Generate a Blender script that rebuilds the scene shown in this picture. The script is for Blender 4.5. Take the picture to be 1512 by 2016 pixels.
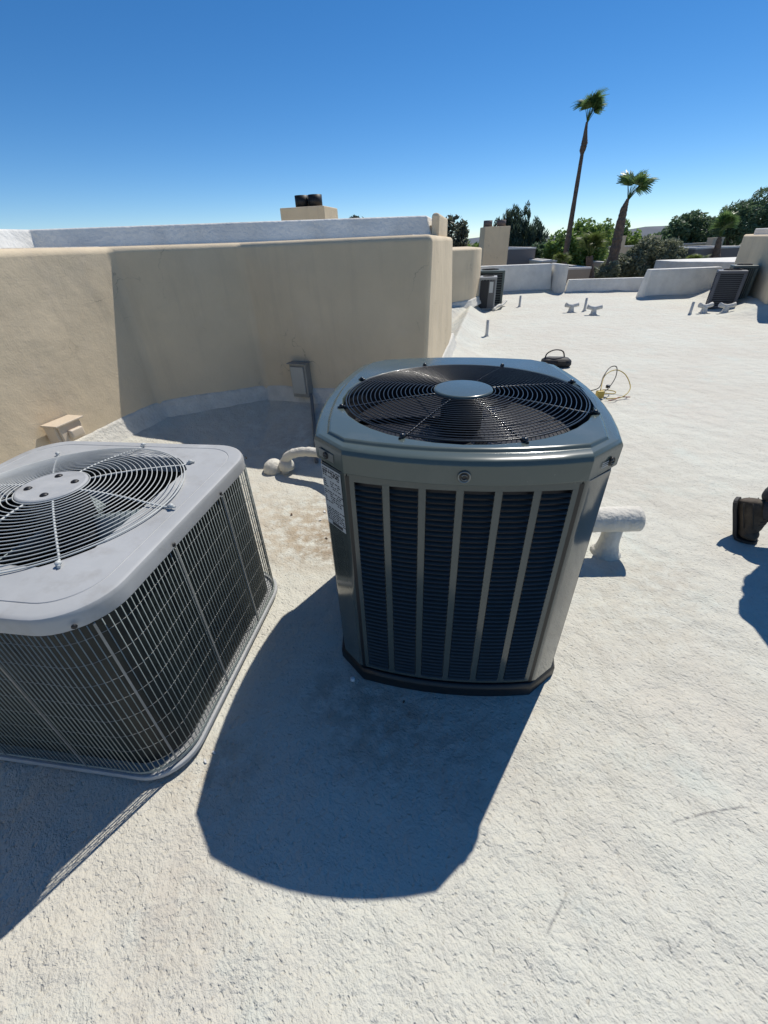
import bpy, bmesh, math, random
from mathutils import Vector, Matrix, noise
PI = math.pi
rnd = random.Random(7)
for o in list(bpy.data.objects): bpy.data.objects.remove(o)
S = bpy.context.scene
COL = S.collection

# ------------------------------------------------------------------ camera
PITCH, ROLL, CAM_H = math.radians(33.2), math.radians(2.2), 1.5
cd = bpy.data.cameras.new('camera'); cam = bpy.data.objects.new('camera', cd); COL.objects.link(cam)
F = Vector((0, math.cos(PITCH), -math.sin(PITCH))); R0 = Vector((1, 0, 0)); U0 = Vector((0, math.sin(PITCH), math.cos(PITCH)))
Rv = math.cos(ROLL)*R0 - math.sin(ROLL)*U0; Uv = math.sin(ROLL)*R0 + math.cos(ROLL)*U0
M = Matrix((Rv, Uv, -F)).transposed().to_4x4(); M.translation = (0, 0, CAM_H)
cam.matrix_world = M
cd.sensor_fit = 'HORIZONTAL'; cd.sensor_width = 36; cd.lens = 36*805/1512
cd.clip_start = 0.02; cd.clip_end = 9000
S.camera = cam

# ------------------------------------------------------------------ world and sun
SUN_AZ = math.atan2(.43, .557)            # clockwise from +Y
SUN_EL = math.atan2(1, math.hypot(.43, .557))
w = bpy.data.worlds.new('World'); S.world = w; w.use_nodes = True
nt = w.node_tree; bg = nt.nodes['Background']
sky = nt.nodes.new('ShaderNodeTexSky'); sky.sky_type = 'NISHITA'; sky.sun_disc = False
sky.sun_elevation = SUN_EL; sky.sun_rotation = SUN_AZ
sky.altitude = 3000; sky.air_density = 1.0; sky.dust_density = 0.0; sky.ozone_density = 4
hs = nt.nodes.new('ShaderNodeHueSaturation'); hs.inputs['Saturation'].default_value = 1.26
nt.links.new(sky.outputs[0], hs.inputs['Color']); nt.links.new(hs.outputs[0], bg.inputs[0])
bg.inputs[1].default_value = 0.105
sd = bpy.data.lights.new('sun', 'SUN'); sun = bpy.data.objects.new('sun', sd); COL.objects.link(sun)
sd.energy = 4.1; sd.angle = math.radians(.5); sd.color = (1, .95, .87)
sun.rotation_euler = Vector((.43, .557, 1)).to_track_quat('Z', 'Y').to_euler()
sun.location = (4, 5, 9)
S.view_settings.view_transform = 'Standard'; S.view_settings.look = 'None'
S.view_settings.exposure = 0.12; S.view_settings.gamma = 1; S.view_settings.use_curve_mapping = False
S.render.engine = 'CYCLES'

# ------------------------------------------------------------------ helpers
def tag(o, label=None, cat=None, group=None, kind=None):
    if label: o['label'] = label
    if cat: o['category'] = cat
    if group: o['group'] = group
    if kind: o['kind'] = kind
    return o
def empty(name, loc=(0, 0, 0), rz=0, label=None, cat=None, group=None):
    o = bpy.data.objects.new(name, None); COL.objects.link(o); o.location = loc; o.rotation_euler = (0, 0, rz)
    o.empty_display_size = .1
    return tag(o, label, cat, group)
class MB:
    def __init__(s): s.v = []; s.f = []; s.sm = []
    def add(s, vs, fs, smooth=False):
        n = len(s.v); s.v += [tuple(v) for v in vs]; s.f += [tuple(i+n for i in f) for f in fs]; s.sm += [smooth]*len(fs); return s
    def box(s, c, d, rz=0, M=None):
        vs = []
        for z in (-.5, .5):
            for x, y in ((-.5, -.5), (.5, -.5), (.5, .5), (-.5, .5)):
                p = Vector((x*d[0], y*d[1], z*d[2]))
                if M is not None: p = M @ p
                elif rz: p = Matrix.Rotation(rz, 3, 'Z') @ p
                vs.append(p + Vector(c))
        return s.add(vs, [(3, 2, 1, 0), (4, 5, 6, 7), (0, 1, 5, 4), (1, 2, 6, 5), (2, 3, 7, 6), (3, 0, 4, 7)])
    def tube(s, pts, r, n=8, closed=False, caps=True, smooth=True):
        pts = [Vector(p) for p in pts]; N = len(pts); rr = r if isinstance(r, (list, tuple)) else [r]*N
        vs = []; up = None
        for i, p in enumerate(pts):
            if closed: t = pts[(i+1) % N]-pts[i-1]
            else: t = pts[min(i+1, N-1)]-pts[max(i-1, 0)]
            t.normalize()
            if up is None: up = Vector((0, 0, 1)) if abs(t.z) < .9 else Vector((1, 0, 0))
            a = t.cross(up)
            if a.length < 1e-4: a = t.cross(Vector((0, 1, 0)))
            a.normalize(); b = a.cross(t); up = b
            for k in range(n):
                an = 2*PI*k/n; vs.append(p+rr[i]*(math.cos(an)*a+math.sin(an)*b))
        fs = []
        for i in range(N if closed else N-1):
            j = (i+1) % N
            for k in range(n): fs.append((i*n+k, i*n+(k+1) % n, j*n+(k+1) % n, j*n+k))
        s.add(vs, fs, smooth)
        if caps and not closed:
            base = len(s.v)-len(vs); s.f.append(tuple(base+k for k in range(n))[::-1]); s.f.append(tuple(base+(N-1)*n+k for k in range(n))); s.sm += [False]*2
        return s
    def lathe(s, prof, c=(0, 0, 0), n=32, smooth=True, M=None):
        vs = []
        for r, z in prof:
            for k in range(n):
                p = Vector((r*math.cos(2*PI*k/n), r*math.sin(2*PI*k/n), z))
                if M is not None: p = M @ p
                vs.append(p+Vector(c))
        fs = [(i*n+k, i*n+(k+1) % n, (i+1)*n+(k+1) % n, (i+1)*n+k) for i in range(len(prof)-1) for k in range(n)]
        s.add(vs, fs, smooth)
        b = len(s.v)-len(vs)
        s.f.append(tuple(b+k for k in range(n))[::-1]); s.f.append(tuple(b+(len(prof)-1)*n+k for k in range(n))); s.sm += [False]*2
        return s
    def loft(s, loops, capa=False, capb=False, smooth=False):
        n = len(loops[0]); vs = [p for l in loops for p in l]
        fs = [(i*n+k, i*n+(k+1) % n, (i+1)*n+(k+1) % n, (i+1)*n+k) for i in range(len(loops)-1) for k in range(n)]
        if capa: fs.append(tuple(range(n))[::-1])
        if capb: fs.append(tuple((len(loops)-1)*n+k for k in range(n)))
        return s.add(vs, fs, smooth)
    def build(s, name, mat, parent=None, bevel=0, seg=2, kind=None, label=None, cat=None, group=None, autosmooth=None):
        me = bpy.data.meshes.new(name); me.from_pydata(s.v, [], s.f); me.polygons.foreach_set('use_smooth', s.sm)
        for m in (mat if isinstance(mat, list) else [mat]): me.materials.append(m)
        me.update()
        o = bpy.data.objects.new(name, me); COL.objects.link(o)
        if parent: o.parent = parent
        if bevel:
            b = o.modifiers.new('bevel', 'BEVEL'); b.width = bevel; b.segments = seg; b.limit_method = 'ANGLE'; b.angle_limit = math.radians(35)
            b.harden_normals = False
            me.polygons.foreach_set('use_smooth', [True]*len(me.polygons))
            wn = o.modifiers.new('wn', 'WEIGHTED_NORMAL'); wn.keep_sharp = True
        return tag(o, label, cat, group, kind)
def prism(mb, poly, z0, z1, inset=0.0, dz=None, shift=None):
    """vertical prism with optional batter (top inset towards the centroid of the neighbours)"""
    n = len(poly); top = []
    for i in range(n):
        a = Vector(poly[i-1]); p = Vector(poly[i]); b = Vector(poly[(i+1) % n])
        e1 = (p-a).normalized(); e2 = (b-p).normalized()
        n1 = Vector((-e1.y, e1.x)); n2 = Vector((-e2.y, e2.x)); m = (n1+n2)
        m = m/max(.3, m.length_squared/2) if m.length > 0 else n1
        top.append(p+m*inset+Vector(shift.get(tuple(poly[i]), (0, 0)) if shift else (0, 0)))
    lo = [(p[0], p[1], z0) for p in poly]; hi = [(t.x, t.y, (z1 if dz is None else dz[i])) for i, t in enumerate(top)]
    return mb.loft([lo, hi], True, True)

# ------------------------------------------------------------------ materials
def mat(name, col, rough=.6, metal=0, bump=None, vary=None, coat=0, spec=.5, col2=None, dirt=None, cracks=0):
    """bump = (scale, strength, distance); vary = (scale, amount)"""
    m = bpy.data.materials.new(name); m.use_nodes = True; t = m.node_tree; b = t.nodes['Principled BSDF']
    b.inputs['Base Color'].default_value = (*col, 1); b.inputs['Roughness'].default_value = rough; b.inputs['Metallic'].default_value = metal
    b.inputs['Coat Weight'].default_value = coat; b.inputs['Coat Roughness'].default_value = .08; b.inputs['Specular IOR Level'].default_value = spec
    tc = t.nodes.new('ShaderNodeTexCoord')
    if vary or col2:
        n = t.nodes.new('ShaderNodeTexNoise'); n.inputs['Scale'].default_value = vary[0]; n.inputs['Detail'].default_value = 7; n.inputs['Roughness'].default_value = .6
        t.links.new(tc.outputs['Object'], n.inputs['Vector'])
        r = t.nodes.new('ShaderNodeMapRange'); r.inputs[1].default_value = .3; r.inputs[2].default_value = .7
        t.links.new(n.outputs[0], r.inputs[0])
        mx = t.nodes.new('ShaderNodeMix'); mx.data_type = 'RGBA'
        c2 = col2 if col2 else tuple(c*(1-vary[1]) for c in col)
        mx.inputs[6].default_value = (*col, 1); mx.inputs[7].default_value = (*c2, 1)
        t.links.new(r.outputs[0], mx.inputs[0]); t.links.new(mx.outputs[2], b.inputs['Base Color'])
        out = mx.outputs[2]
        for sc, am, dc, lo, hi in (dirt or []):
            mp = t.nodes.new('ShaderNodeMapping'); mp.inputs['Scale'].default_value = sc; t.links.new(tc.outputs['Object'], mp.inputs[0])
            dn = t.nodes.new('ShaderNodeTexNoise'); dn.inputs['Scale'].default_value = 1; dn.inputs['Detail'].default_value = 8; dn.inputs['Roughness'].default_value = .65; t.links.new(mp.outputs[0], dn.inputs['Vector'])
            dr = t.nodes.new('ShaderNodeMapRange'); dr.inputs[1].default_value = lo; dr.inputs[2].default_value = hi; dr.inputs[4].default_value = am; t.links.new(dn.outputs[0], dr.inputs[0])
            dm = t.nodes.new('ShaderNodeMix'); dm.data_type = 'RGBA'; dm.inputs[7].default_value = (*dc, 1); t.links.new(dr.outputs[0], dm.inputs[0]); t.links.new(out, dm.inputs[6]); out = dm.outputs[2]
        if cracks:
            nn = t.nodes.new('ShaderNodeTexNoise'); nn.inputs['Scale'].default_value = 3; nn.inputs['Detail'].default_value = 5; t.links.new(tc.outputs['Object'], nn.inputs['Vector'])
            va = t.nodes.new('ShaderNodeVectorMath'); va.operation = 'MULTIPLY_ADD'; va.inputs[1].default_value = (.5, .5, .5); t.links.new(nn.outputs['Color'], va.inputs[0]); t.links.new(tc.outputs['Object'], va.inputs[2])
            vo = t.nodes.new('ShaderNodeTexVoronoi'); vo.feature = 'DISTANCE_TO_EDGE'; vo.inputs['Scale'].default_value = 1.1; t.links.new(va.outputs[0], vo.inputs['Vector'])
            cr = t.nodes.new('ShaderNodeMapRange'); cr.inputs[1].default_value = .004; cr.inputs[2].default_value = 0; t.links.new(vo.outputs['Distance'], cr.inputs[0])
            mk = t.nodes.new('ShaderNodeMapRange'); mk.inputs[1].default_value = .5; mk.inputs[2].default_value = .62; mk.inputs[4].default_value = cracks; t.links.new(n.outputs[0], mk.inputs[0])
            mu = t.nodes.new('ShaderNodeMath'); mu.operation = 'MULTIPLY'; t.links.new(cr.outputs[0], mu.inputs[0]); t.links.new(mk.outputs[0], mu.inputs[1])
            dm = t.nodes.new('ShaderNodeMix'); dm.data_type = 'RGBA'; dm.inputs[7].default_value = (.18, .15, .11, 1); t.links.new(mu.outputs[0], dm.inputs[0]); t.links.new(out, dm.inputs[6]); out = dm.outputs[2]
        t.links.new(out, b.inputs['Base Color'])
        rr = t.nodes.new('ShaderNodeMapRange'); rr.inputs[3].default_value = rough*.85; rr.inputs[4].default_value = min(1, rough*1.2)
        t.links.new(n.outputs[0], rr.inputs[0]); t.links.new(rr.outputs[0], b.inputs['Roughness'])
    if bump:
        bs = bump if isinstance(bump, list) else [bump]; prev = None
        for sc, st, di in bs:
            n = t.nodes.new('ShaderNodeTexNoise'); n.inputs['Scale'].default_value = sc; n.inputs['Detail'].default_value = 4
            t.links.new(tc.outputs['Object'], n.inputs['Vector'])
            bn = t.nodes.new('ShaderNodeBump'); bn.inputs['Strength'].default_value = st; bn.inputs['Distance'].default_value = di
            t.links.new(n.outputs[0], bn.inputs['Height'])
            if prev: t.links.new(prev.outputs[0], bn.inputs['Normal'])
            prev = bn
        t.links.new(prev.outputs[0], b.inputs['Normal'])
    return m

def roof_material():
    m = bpy.data.materials.new('white_roof_coating'); m.use_nodes = True; t = m.node_tree; b = t.nodes['Principled BSDF']
    N = t.nodes.new; L = t.links.new
    b.inputs['Roughness'].default_value = .75; b.inputs['Specular IOR Level'].default_value = .35
    geo = N('ShaderNodeNewGeometry'); P = geo.outputs['Position']
    def math_(op, a, bb=None, clamp=False):
        n = N('ShaderNodeMath'); n.operation = op; n.use_clamp = clamp
        for i, x in enumerate((a, bb)):
            if x is None: continue
            if isinstance(x, (int, float)): n.inputs[i].default_value = x
            else: L(x, n.inputs[i])
        return n.outputs[0]
    def noise_(scale, detail=5, rough=.55, vec=P, dist=0):
        n = N('ShaderNodeTexNoise'); n.inputs['Scale'].default_value = scale; n.inputs['Detail'].default_value = detail
        n.inputs['Roughness'].default_value = rough; n.inputs['Distortion'].default_value = dist; L(vec, n.inputs['Vector']); return n.outputs[0]
    def ramp(x, a, c):
        n = N('ShaderNodeMapRange'); n.inputs[1].default_value = a; n.inputs[2].default_value = c; n.interpolation_type = 'SMOOTHSTEP'; L(x, n.inputs[0]); return n.outputs[0]
    def mix(f, a, c):
        n = N('ShaderNodeMix'); n.data_type = 'RGBA'
        if isinstance(f, float): n.inputs[0].default_value = f
        else: L(f, n.inputs[0])
        for i, x in ((6, a), (7, c)):
            if isinstance(x, tuple): n.inputs[i].default_value = (*x, 1)
            else: L(x, n.inputs[i])
        return n.outputs[2]
    def blob(x, y, r, soft=.5):
        vm = N('ShaderNodeVectorMath'); vm.operation = 'DISTANCE'; L(wob, vm.inputs[0]); vm.inputs[1].default_value = (x, y, 0)
        return ramp(math_('SUBTRACT', 1.0, math_('DIVIDE', vm.outputs['Value'], r)), 0, soft)
    # wobbling position, flattened
    sep = N('ShaderNodeSeparateXYZ'); L(P, sep.inputs[0]); flat = N('ShaderNodeCombineXYZ'); L(sep.outputs[0], flat.inputs[0]); L(sep.outputs[1], flat.inputs[1])
    nv = N('ShaderNodeTexNoise'); nv.inputs['Scale'].default_value = 5; nv.inputs['Detail'].default_value = 4; L(flat.outputs[0], nv.inputs['Vector'])
    vs = N('ShaderNodeVectorMath'); vs.operation = 'MULTIPLY_ADD'; L(nv.outputs['Color'], vs.inputs[0]); vs.inputs[1].default_value = (.22, .22, 0); L(flat.outputs[0], vs.inputs[2])
    vo = N('ShaderNodeVectorMath'); vo.operation = 'SUBTRACT'; L(vs.outputs[0], vo.inputs[0]); vo.inputs[1].default_value = (.11, .11, 0)
    wob = vo.outputs[0]
    big = noise_(.9, 7, .66); mid = noise_(5, 6, .62); fine = noise_(60, 4, .6)
    c = mix(ramp(big, .35, .65), (.615, .61, .53), (.585, .555, .475))
    c = mix(math_('MULTIPLY', ramp(mid, .45, .75), .35), c, (.54, .515, .44))
    c = mix(math_('MULTIPLY', ramp(noise_(2.3, 5, .6), .55, .72), .45), c, (.57, .63, .57))
    # shade in the pits is put into the colour further down
    # dirty patch between the units, rust specks, worn spots; cove dirt also carries a tan tint against the blue shade
    for x, y, r, colr, am in ((-.42, 2.12, .62, (.30, .20, .10), .85), (-.30, 1.95, .30, (.20, .13, .07), .7), (-.85, 2.3, .7, (.50, .42, .31), .5), (.62, .80, .55, (.46, .42, .33), .35),
                              (-.62, .70, .22, (.33, .24, .15), .6), (1.6, .95, .6, (.52, .49, .40), .4), (.2, .75, .3, (.36, .30, .25), .5), (1.45, 1.6, .35, (.40, .33, .25), .4),
                              (-.6, .35, .25, (.42, .36, .30), .45), (-1.5, 3.9, .5, (.45, .42, .35), .4), (-.6, 3.4, .6, (.33, .30, .25), .55), (-1.0, 3.55, .9, (.50, .45, .37), .5), (-1.9, 3.2, .5, (.40, .37, .31), .5), (2.3, 4.5, .6, (.5, .45, .37), .3), (3.5, 7, 1.5, (.55, .50, .42), .35), (1.95, .2, .3, (.45, .40, .30), .5), (.35, -.1, .25, (.5, .45, .36), .4), (-.05, .86, .30, (.22, .17, .12), .6), (-.25, 1.0, .2, (.20, .16, .12), .5), (1.15, 1.35, .5, (.47, .42, .33), .45), (1.9, 2.6, .6, (.50, .46, .38), .4), (3, 4, .8, (.55, .48, .42), .4), (-1.1, 2.5, .5, (.5, .44, .34), .5), (1.2, .1, .5, (.50, .56, .50), .4)):
        c = mix(math_('MULTIPLY', math_('MULTIPLY', blob(x, y, r, .8), ramp(noise_(13, 6, .68), .36, .62)), am*.8), c, colr)
    spk = ramp(noise_(38, 2, .5), .70, .76)
    c = mix(math_('MULTIPLY', spk, .35), c, (.30, .24, .17))
    # shoe scuffs
    def scuff(ax, ay, bx, by, wd, am, c):
        L_ = math.hypot(bx-ax, by-ay); ux, uy = (bx-ax)/L_, (by-ay)/L_
        d = N('ShaderNodeVectorMath'); d.operation = 'DOT_PRODUCT'; L(flat.outputs[0], d.inputs[0]); d.inputs[1].default_value = (ux, uy, 0)
        s_ = math_('SUBTRACT', d.outputs['Value'], ax*ux+ay*uy)
        e = N('ShaderNodeVectorMath'); e.operation = 'DOT_PRODUCT'; L(flat.outputs[0], e.inputs[0]); e.inputs[1].default_value = (-uy, ux, 0)
        q = math_('SUBTRACT', e.outputs['Value'], -ax*uy+ay*ux)
        q = math_('SUBTRACT', q, math_('MULTIPLY', math_('MULTIPLY', s_, math_('SUBTRACT', L_, s_)), .35))
        f = math_('SUBTRACT', 1.0, math_('DIVIDE', math_('ABSOLUTE', q), wd), True)
        f = math_('MULTIPLY', f, math_('MULTIPLY', ramp(s_, 0, .04), ramp(math_('SUBTRACT', L_, s_), 0, .12)))
        f = math_('MULTIPLY', f, ramp(noise_(40, 3, .6), .3, .6))
        return mix(math_('MULTIPLY', f, am, True), c, (.16, .16, .16))
    for a in SCUFFS: c = scuff(*a, c)
    COLOUR = c
    # sprayed foam relief: stretched orange peel + fine grain
    mr = N('ShaderNodeMapping'); mr.inputs['Rotation'].default_value = (0, 0, math.radians(42)); L(P, mr.inputs[0])
    mp = N('ShaderNodeMapping'); mp.inputs['Scale'].default_value = (.88, 1.08, 1); L(mr.outputs[0], mp.inputs[0])
    h1 = noise_(95, 2, .5, mp.outputs[0], .3); h2 = noise_(210, 2, .5); h3 = noise_(6, 4, .5); h4 = noise_(34, 2, .5, mp.outputs[0])
    h = math_('MULTIPLY', noise_(88, 3, .6, mp.outputs[0], .15), 1.5)
    h = math_('ADD', h, math_('MULTIPLY', ramp(noise_(66, 2, .5, mp.outputs[0], .1), .54, .77), -.8))
    h = math_('ADD', h, math_('MULTIPLY', h2, .4)); h = math_('ADD', h, math_('MULTIPLY', h4, .5))
    pit_shade = ramp(noise_(66, 2, .5, mp.outputs[0], .1), .58, .74)
    c = mix(math_('MULTIPLY', pit_shade, .16), COLOUR, (.36, .34, .29)); L(c, b.inputs['Base Color'])  # pits painted darker, standing in for shade the bump leaves out
    bn = N('ShaderNodeBump'); bn.inputs['Strength'].default_value = 1; bn.inputs['Distance'].default_value = .0036; L(h, bn.inputs['Height'])
    b2 = N('ShaderNodeBump'); b2.inputs['Strength'].default_value = 1; b2.inputs['Distance'].default_value = .032; L(h3, b2.inputs['Height']); L(b2.outputs[0], bn.inputs['Normal'])
    L(bn.outputs[0], b.inputs['Normal'])
    return m
SCUFFS = [(.365, .265, .50, .385, .006, .8), (.82, .50, 1.16, .54, .005, .9), (.56, .40, .62, .44, .006, .4)]

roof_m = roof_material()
stucco = mat('tan_stucco', (.74, .61, .425), .9, bump=[(1.5, .5, .05), (5, .45, .014), (18, .35, .004), (90, .7, .0022)], vary=(1.6, .14), spec=.25,
    dirt=[((7, 7, .7), .22, (.42, .35, .26), .52, .72), ((4, 4, 3), .18, (.78, .66, .52), .55, .7), ((45, 45, 45), .5, (.25, .20, .15), .735, .76)], cracks=.55)
stucco2 = mat('pale_stucco', (.66, .57, .43), .9, bump=[(4, .4, .04), (60, .3, .004)], vary=(1.5, .12), spec=.25)
coat_m = mat('white_wall_coating', (.82, .80, .74), .8, dirt=[((5, 5, 2), .3, (.55, .52, .46), .52, .7), ((30, 30, 30), .4, (.4, .36, .30), .70, .74)], bump=[(2.5, .7, .06), (30, .7, .012), (90, .4, .003)], vary=(3, .18), spec=.3)
coat_foam = mat('lumpy_foam_coating', (.72, .69, .61), .75, bump=[(35, .9, .012), (110, .5, .003)], vary=(9, .2), spec=.3)
DUST = [((7, 7, 4), .10, (.30, .29, .26), .5, .72), ((70, 70, 70), .3, (.33, .31, .27), .68, .74)]
green_paint = mat('green_grey_gloss_enamel', (.072, .092, .088), .2, bump=[(2.5, .08, .01)], vary=(6, .1), coat=.2, dirt=DUST)
post_paint = mat('glossy_post_enamel', (.060, .075, .070), .12, vary=(5, .1), coat=.6, dirt=DUST)
lid_paint = mat('green_grey_lid_enamel', (.082, .108, .098), .24, bump=[(3, .10, .01)], vary=(7, .08), coat=.25, dirt=DUST)
louver_m = mat('dark_louver_enamel', (.050, .062, .066), .3, vary=(20, .15))
wire_black = mat('black_vinyl_wire', (.016, .018, .02), .3, coat=.2)
black_m = mat('black_plastic', (.014, .015, .016), .4, bump=(60, .2, .002))
coil_m = mat('dark_condenser_coil', (.012, .014, .022), .45, metal=.3, vary=(30, .4))
fan_m = mat('glossy_fan_blade', (.016, .017, .022), .13, spec=.6)
motor_m = mat('black_motor_shell', (.008, .008, .009), .5)
grey_paint = mat('faded_light_grey_paint', (.44, .45, .45), .55, bump=[(40, .15, .002)], vary=(3.5, .2), spec=.4, dirt=[((9, 9, 9), .45, (.28, .27, .25), .52, .68), ((3, 5, 4), .35, (.58, .57, .54), .55, .66), ((50, 50, 50), .55, (.24, .17, .10), .72, .75)])
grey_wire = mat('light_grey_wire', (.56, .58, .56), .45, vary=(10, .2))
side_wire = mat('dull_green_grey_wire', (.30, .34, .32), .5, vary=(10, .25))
grey_coil = mat('grey_green_coil', (.010, .018, .017), .55, vary=(14, .5))
white_plastic = mat('white_cap', (.75, .74, .72), .4)
gal_m = mat('weathered_grey_metal', (.30, .305, .29), .5, metal=.2, vary=(9, .25))
conduit_m = mat('grey_pvc_conduit', (.14, .145, .15), .5)
ivory_m = mat('ivory_plastic', (.66, .55, .42), .5, vary=(12, .1))
label_m = mat('label_paper', (.52, .54, .53), .45)
ink_m = mat('label_ink', (.03, .03, .035), .5)
chrome_m = mat('dull_badge_metal', (.20, .22, .22), .3, metal=.7)
copper_dark = mat('dark_coated_wire', (.05, .035, .025), .5)
bag_m = mat('black_nylon', (.015, .015, .017), .65, bump=(200, .5, .002))
hose_y = mat('yellow_hose', (.50, .36, .07), .45); hose_k = mat('black_hose', (.04, .035, .03), .5); hose_r = mat('red_brown_hose', (.30, .10, .05), .5)
bark_m = mat('palm_bark', (.26, .18, .13), .95, bump=[(14, 1, .08), (50, .6, .02)], vary=(8, .5))
trunk_m = mat('tree_bark', (.11, .08, .06), .95, bump=(20, .8, .03), vary=(6, .4))
def leaf(name, a, b_, sc=1.2, tr=.42, rough=.5):
    m = bpy.data.materials.new(name); m.use_nodes = True; t = m.node_tree; b = t.nodes['Principled BSDF']
    g = t.nodes.new('ShaderNodeNewGeometry'); mx = t.nodes.new('ShaderNodeMix'); mx.data_type = 'RGBA'
    mx.inputs[6].default_value = (*a, 1); mx.inputs[7].default_value = (*b_, 1)
    t.links.new(g.outputs['Random Per Island'], mx.inputs[0])
    t.links.new(mx.outputs[2], b.inputs['Base Color']); b.inputs['Roughness'].default_value = rough
    ts = t.nodes.new('ShaderNodeBsdfTranslucent'); t.links.new(mx.outputs[2], ts.inputs[0]); ms = t.nodes.new('ShaderNodeMixShader'); ms.inputs[0].default_value = tr
    t.links.new(b.outputs[0], ms.inputs[1]); t.links.new(ts.outputs[0], ms.inputs[2]); t.links.new(ms.outputs[0], t.nodes['Material Output'].inputs[0])
    return m

# ------------------------------------------------------------------ roof surface (height field with sprayed coves)
A0 = (-2.21, 2.82); A1 = (-1.99, 3.66); B1 = (-1.14, 4.18); B2 = (.4, 3.6); C1 = (1.1, 6.36)
COVES = [  # polyline, cove height, width
    ([(-3.7, -3), A0, A1, B1, B2, C1], [.40, .40, .40, .36, .39, .39], .66),
    ([(1.1, 6.36), (2.28, 10.9)], .30, .42),
    ([(1.5, 9.95), (2.2, 10.95), (2.75, 12.4), (3.2, 15.3)], .33, .35),
    ([(3.2, 15.3), (5.85, 15.3)], .08, .22), ([(6.0, 14.5), (8.6, 14.2)], .07, .22), ([(7.45, 12.55), (9.5, 12.55)], .09, .25),
    ([(9.2, 12.5), (8.5, 10.1), (7.95, 9.15), (9.5, 8.2)], .33, .7),
]
def segd(px, py, a, b):
    ax, ay = a; bx, by = b; dx, dy = bx-ax, by-ay; L2 = dx*dx+dy*dy
    t = max(0, min(1, ((px-ax)*dx+(py-ay)*dy)/L2)); return math.hypot(px-ax-t*dx, py-ay-t*dy)
def roof_z(x, y):
    z = 0
    for pl, h, wd in COVES:
        if isinstance(h, list):
            dd = [(segd(x, y, pl[i], pl[i+1]), i) for i in range(len(pl)-1)]; d, i = min(dd)
            a, b = pl[i], pl[i+1]; t = max(0, min(1, ((x-a[0])*(b[0]-a[0])+(y-a[1])*(b[1]-a[1]))/((b[0]-a[0])**2+(b[1]-a[1])**2))); h = h[i]*(1-t)+h[i+1]*t
        else: d = min(segd(x, y, pl[i], pl[i+1]) for i in range(len(pl)-1))
        wv = wd*(1+.25*noise.noise(Vector((x*1.3, y*1.3, h*9))))
        if d < wv:
            q = 1-d/wv; z = max(z, h*(.72 if h > .25 else 1)*(.3*q+.7*q**1.8)+.012*noise.noise(Vector((x*6, y*6, 2)))*q)
    far = min(1, max(0, (math.hypot(x-.2, y-1.2)-1.6)/2))
    z += .014*noise.noise(Vector((x*.7, y*.7, 0)))*far+.004*noise.noise(Vector((x*3, y*3, 5)))*(.3+.7*far)
    # foam mound where the line set leaves the roof
    d = math.hypot((x+.87), (y-3.03)); z += .03*math.exp(-(d/.085)**2.6)
    return z
def grid_lines(a, b, c0, c1, fine, coarse):
    out = [a]
    while out[-1] < b:
        x = out[-1]; d = 0 if c0 <= x <= c1 else min(abs(x-c0), abs(x-c1)); out.append(x+min(coarse, fine+.12*d))
    return out
gx = grid_lines(-7, 10.2, -2.9, 2.9, .03, .14); gy = grid_lines(-5, 15.6, 1.9, 11.3, .035, .12)
mb = MB(); mb.v = [(x, y, roof_z(x, y)) for y in gy for x in gx]; nx = len(gx)
mb.f = [(j*nx+i, j*nx+i+1, (j+1)*nx+i+1, (j+1)*nx+i) for j in range(len(gy)-1) for i in range(nx-1)]; mb.sm = [True]*len(mb.f)
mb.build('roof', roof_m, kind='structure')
g = MB(); g.box((1.5, 5.2, -2.15), (17.8, 21.4, 4.1)); g.build('building_block', stucco2, kind='structure')
# ground beyond
gm = mat('dry_ground', (.14, .13, .08), .95, vary=(.05, .4))
g = MB(); g.add([(-6000, -6000, -4.2), (6000, -6000, -4.2), (6000, 6000, -4.2), (-6000, 6000, -4.2)], [(0, 1, 2, 3)]); g.build('ground', gm, kind='structure')

# ------------------------------------------------------------------ stucco walls
def displace_walls(o, sub=.12, amp=.012):
    pass
def wall(name, poly, z0, z1, m, label, cat='wall', inset=.05, bev=.045, dz=None, group=None, shift=None):
    mb = MB(); prism(mb, poly, z0, z1, inset, dz, shift); return mb.build(name, m, None, bev, 4, None, label, cat, group)
P1 = [(-3.7, -3), A0, A1, B1, B2, (.5, 4.0), (1.1, 6.36), (-6.6, 7.4), (-6.6, -3)][::-1]
wall('stucco_wall', P1, -.05, 1.55, stucco, 'large tan stucco wall block with folded faces beside the two condensers', inset=.04, shift={(1.1, 6.36): (-.12, -.02), (.5, 4.0): (-.02, 0)})
mb = MB(); prism(mb, [(-6.4, -2.8), (-3.72, -2.8), (-2.33, 2.85), (-2.10, 3.78), (-1.16, 4.33), (.30, 3.78), (.38, 4.1), (.84, 6.1), (-6.4, 7.1)], 1.50, 1.556, 0)
mb.build('roof_top_bounce_sheet', coat_m, kind='structure')  # unseen white coating sheet, added to bounce sun onto the parapet above
P2 = [(.56, 4.28), (-2.8, 4.16), (-3.15, 3.3), (-4.9, 0.0), (-6.3, 0), (-6.3, 6.9), (1.05, 6.28)]
P2 = [(-6.3, 0), (-5.3, 0), (-3.55, 3.35), (-3.20, 4.70), (.60, 4.90), (.86, 6.1), (-6.3, 6.9)]
wall('parapet_wall', P2, 1.5, 1.725, coat_m, 'long white coated parapet on top of the large tan stucco wall', inset=.075, bev=.02)
eb = MB(); prism(eb, [(.575, 4.90), (.645, 4.86), (.915, 6.10), (.82, 6.13)], 1.4, 1.74, .0)
eb.build('stucco_wall_end', stucco, None, .03, 3, None, 'rounded tan stucco end cap at the right end of the white parapet', 'wall')
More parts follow.
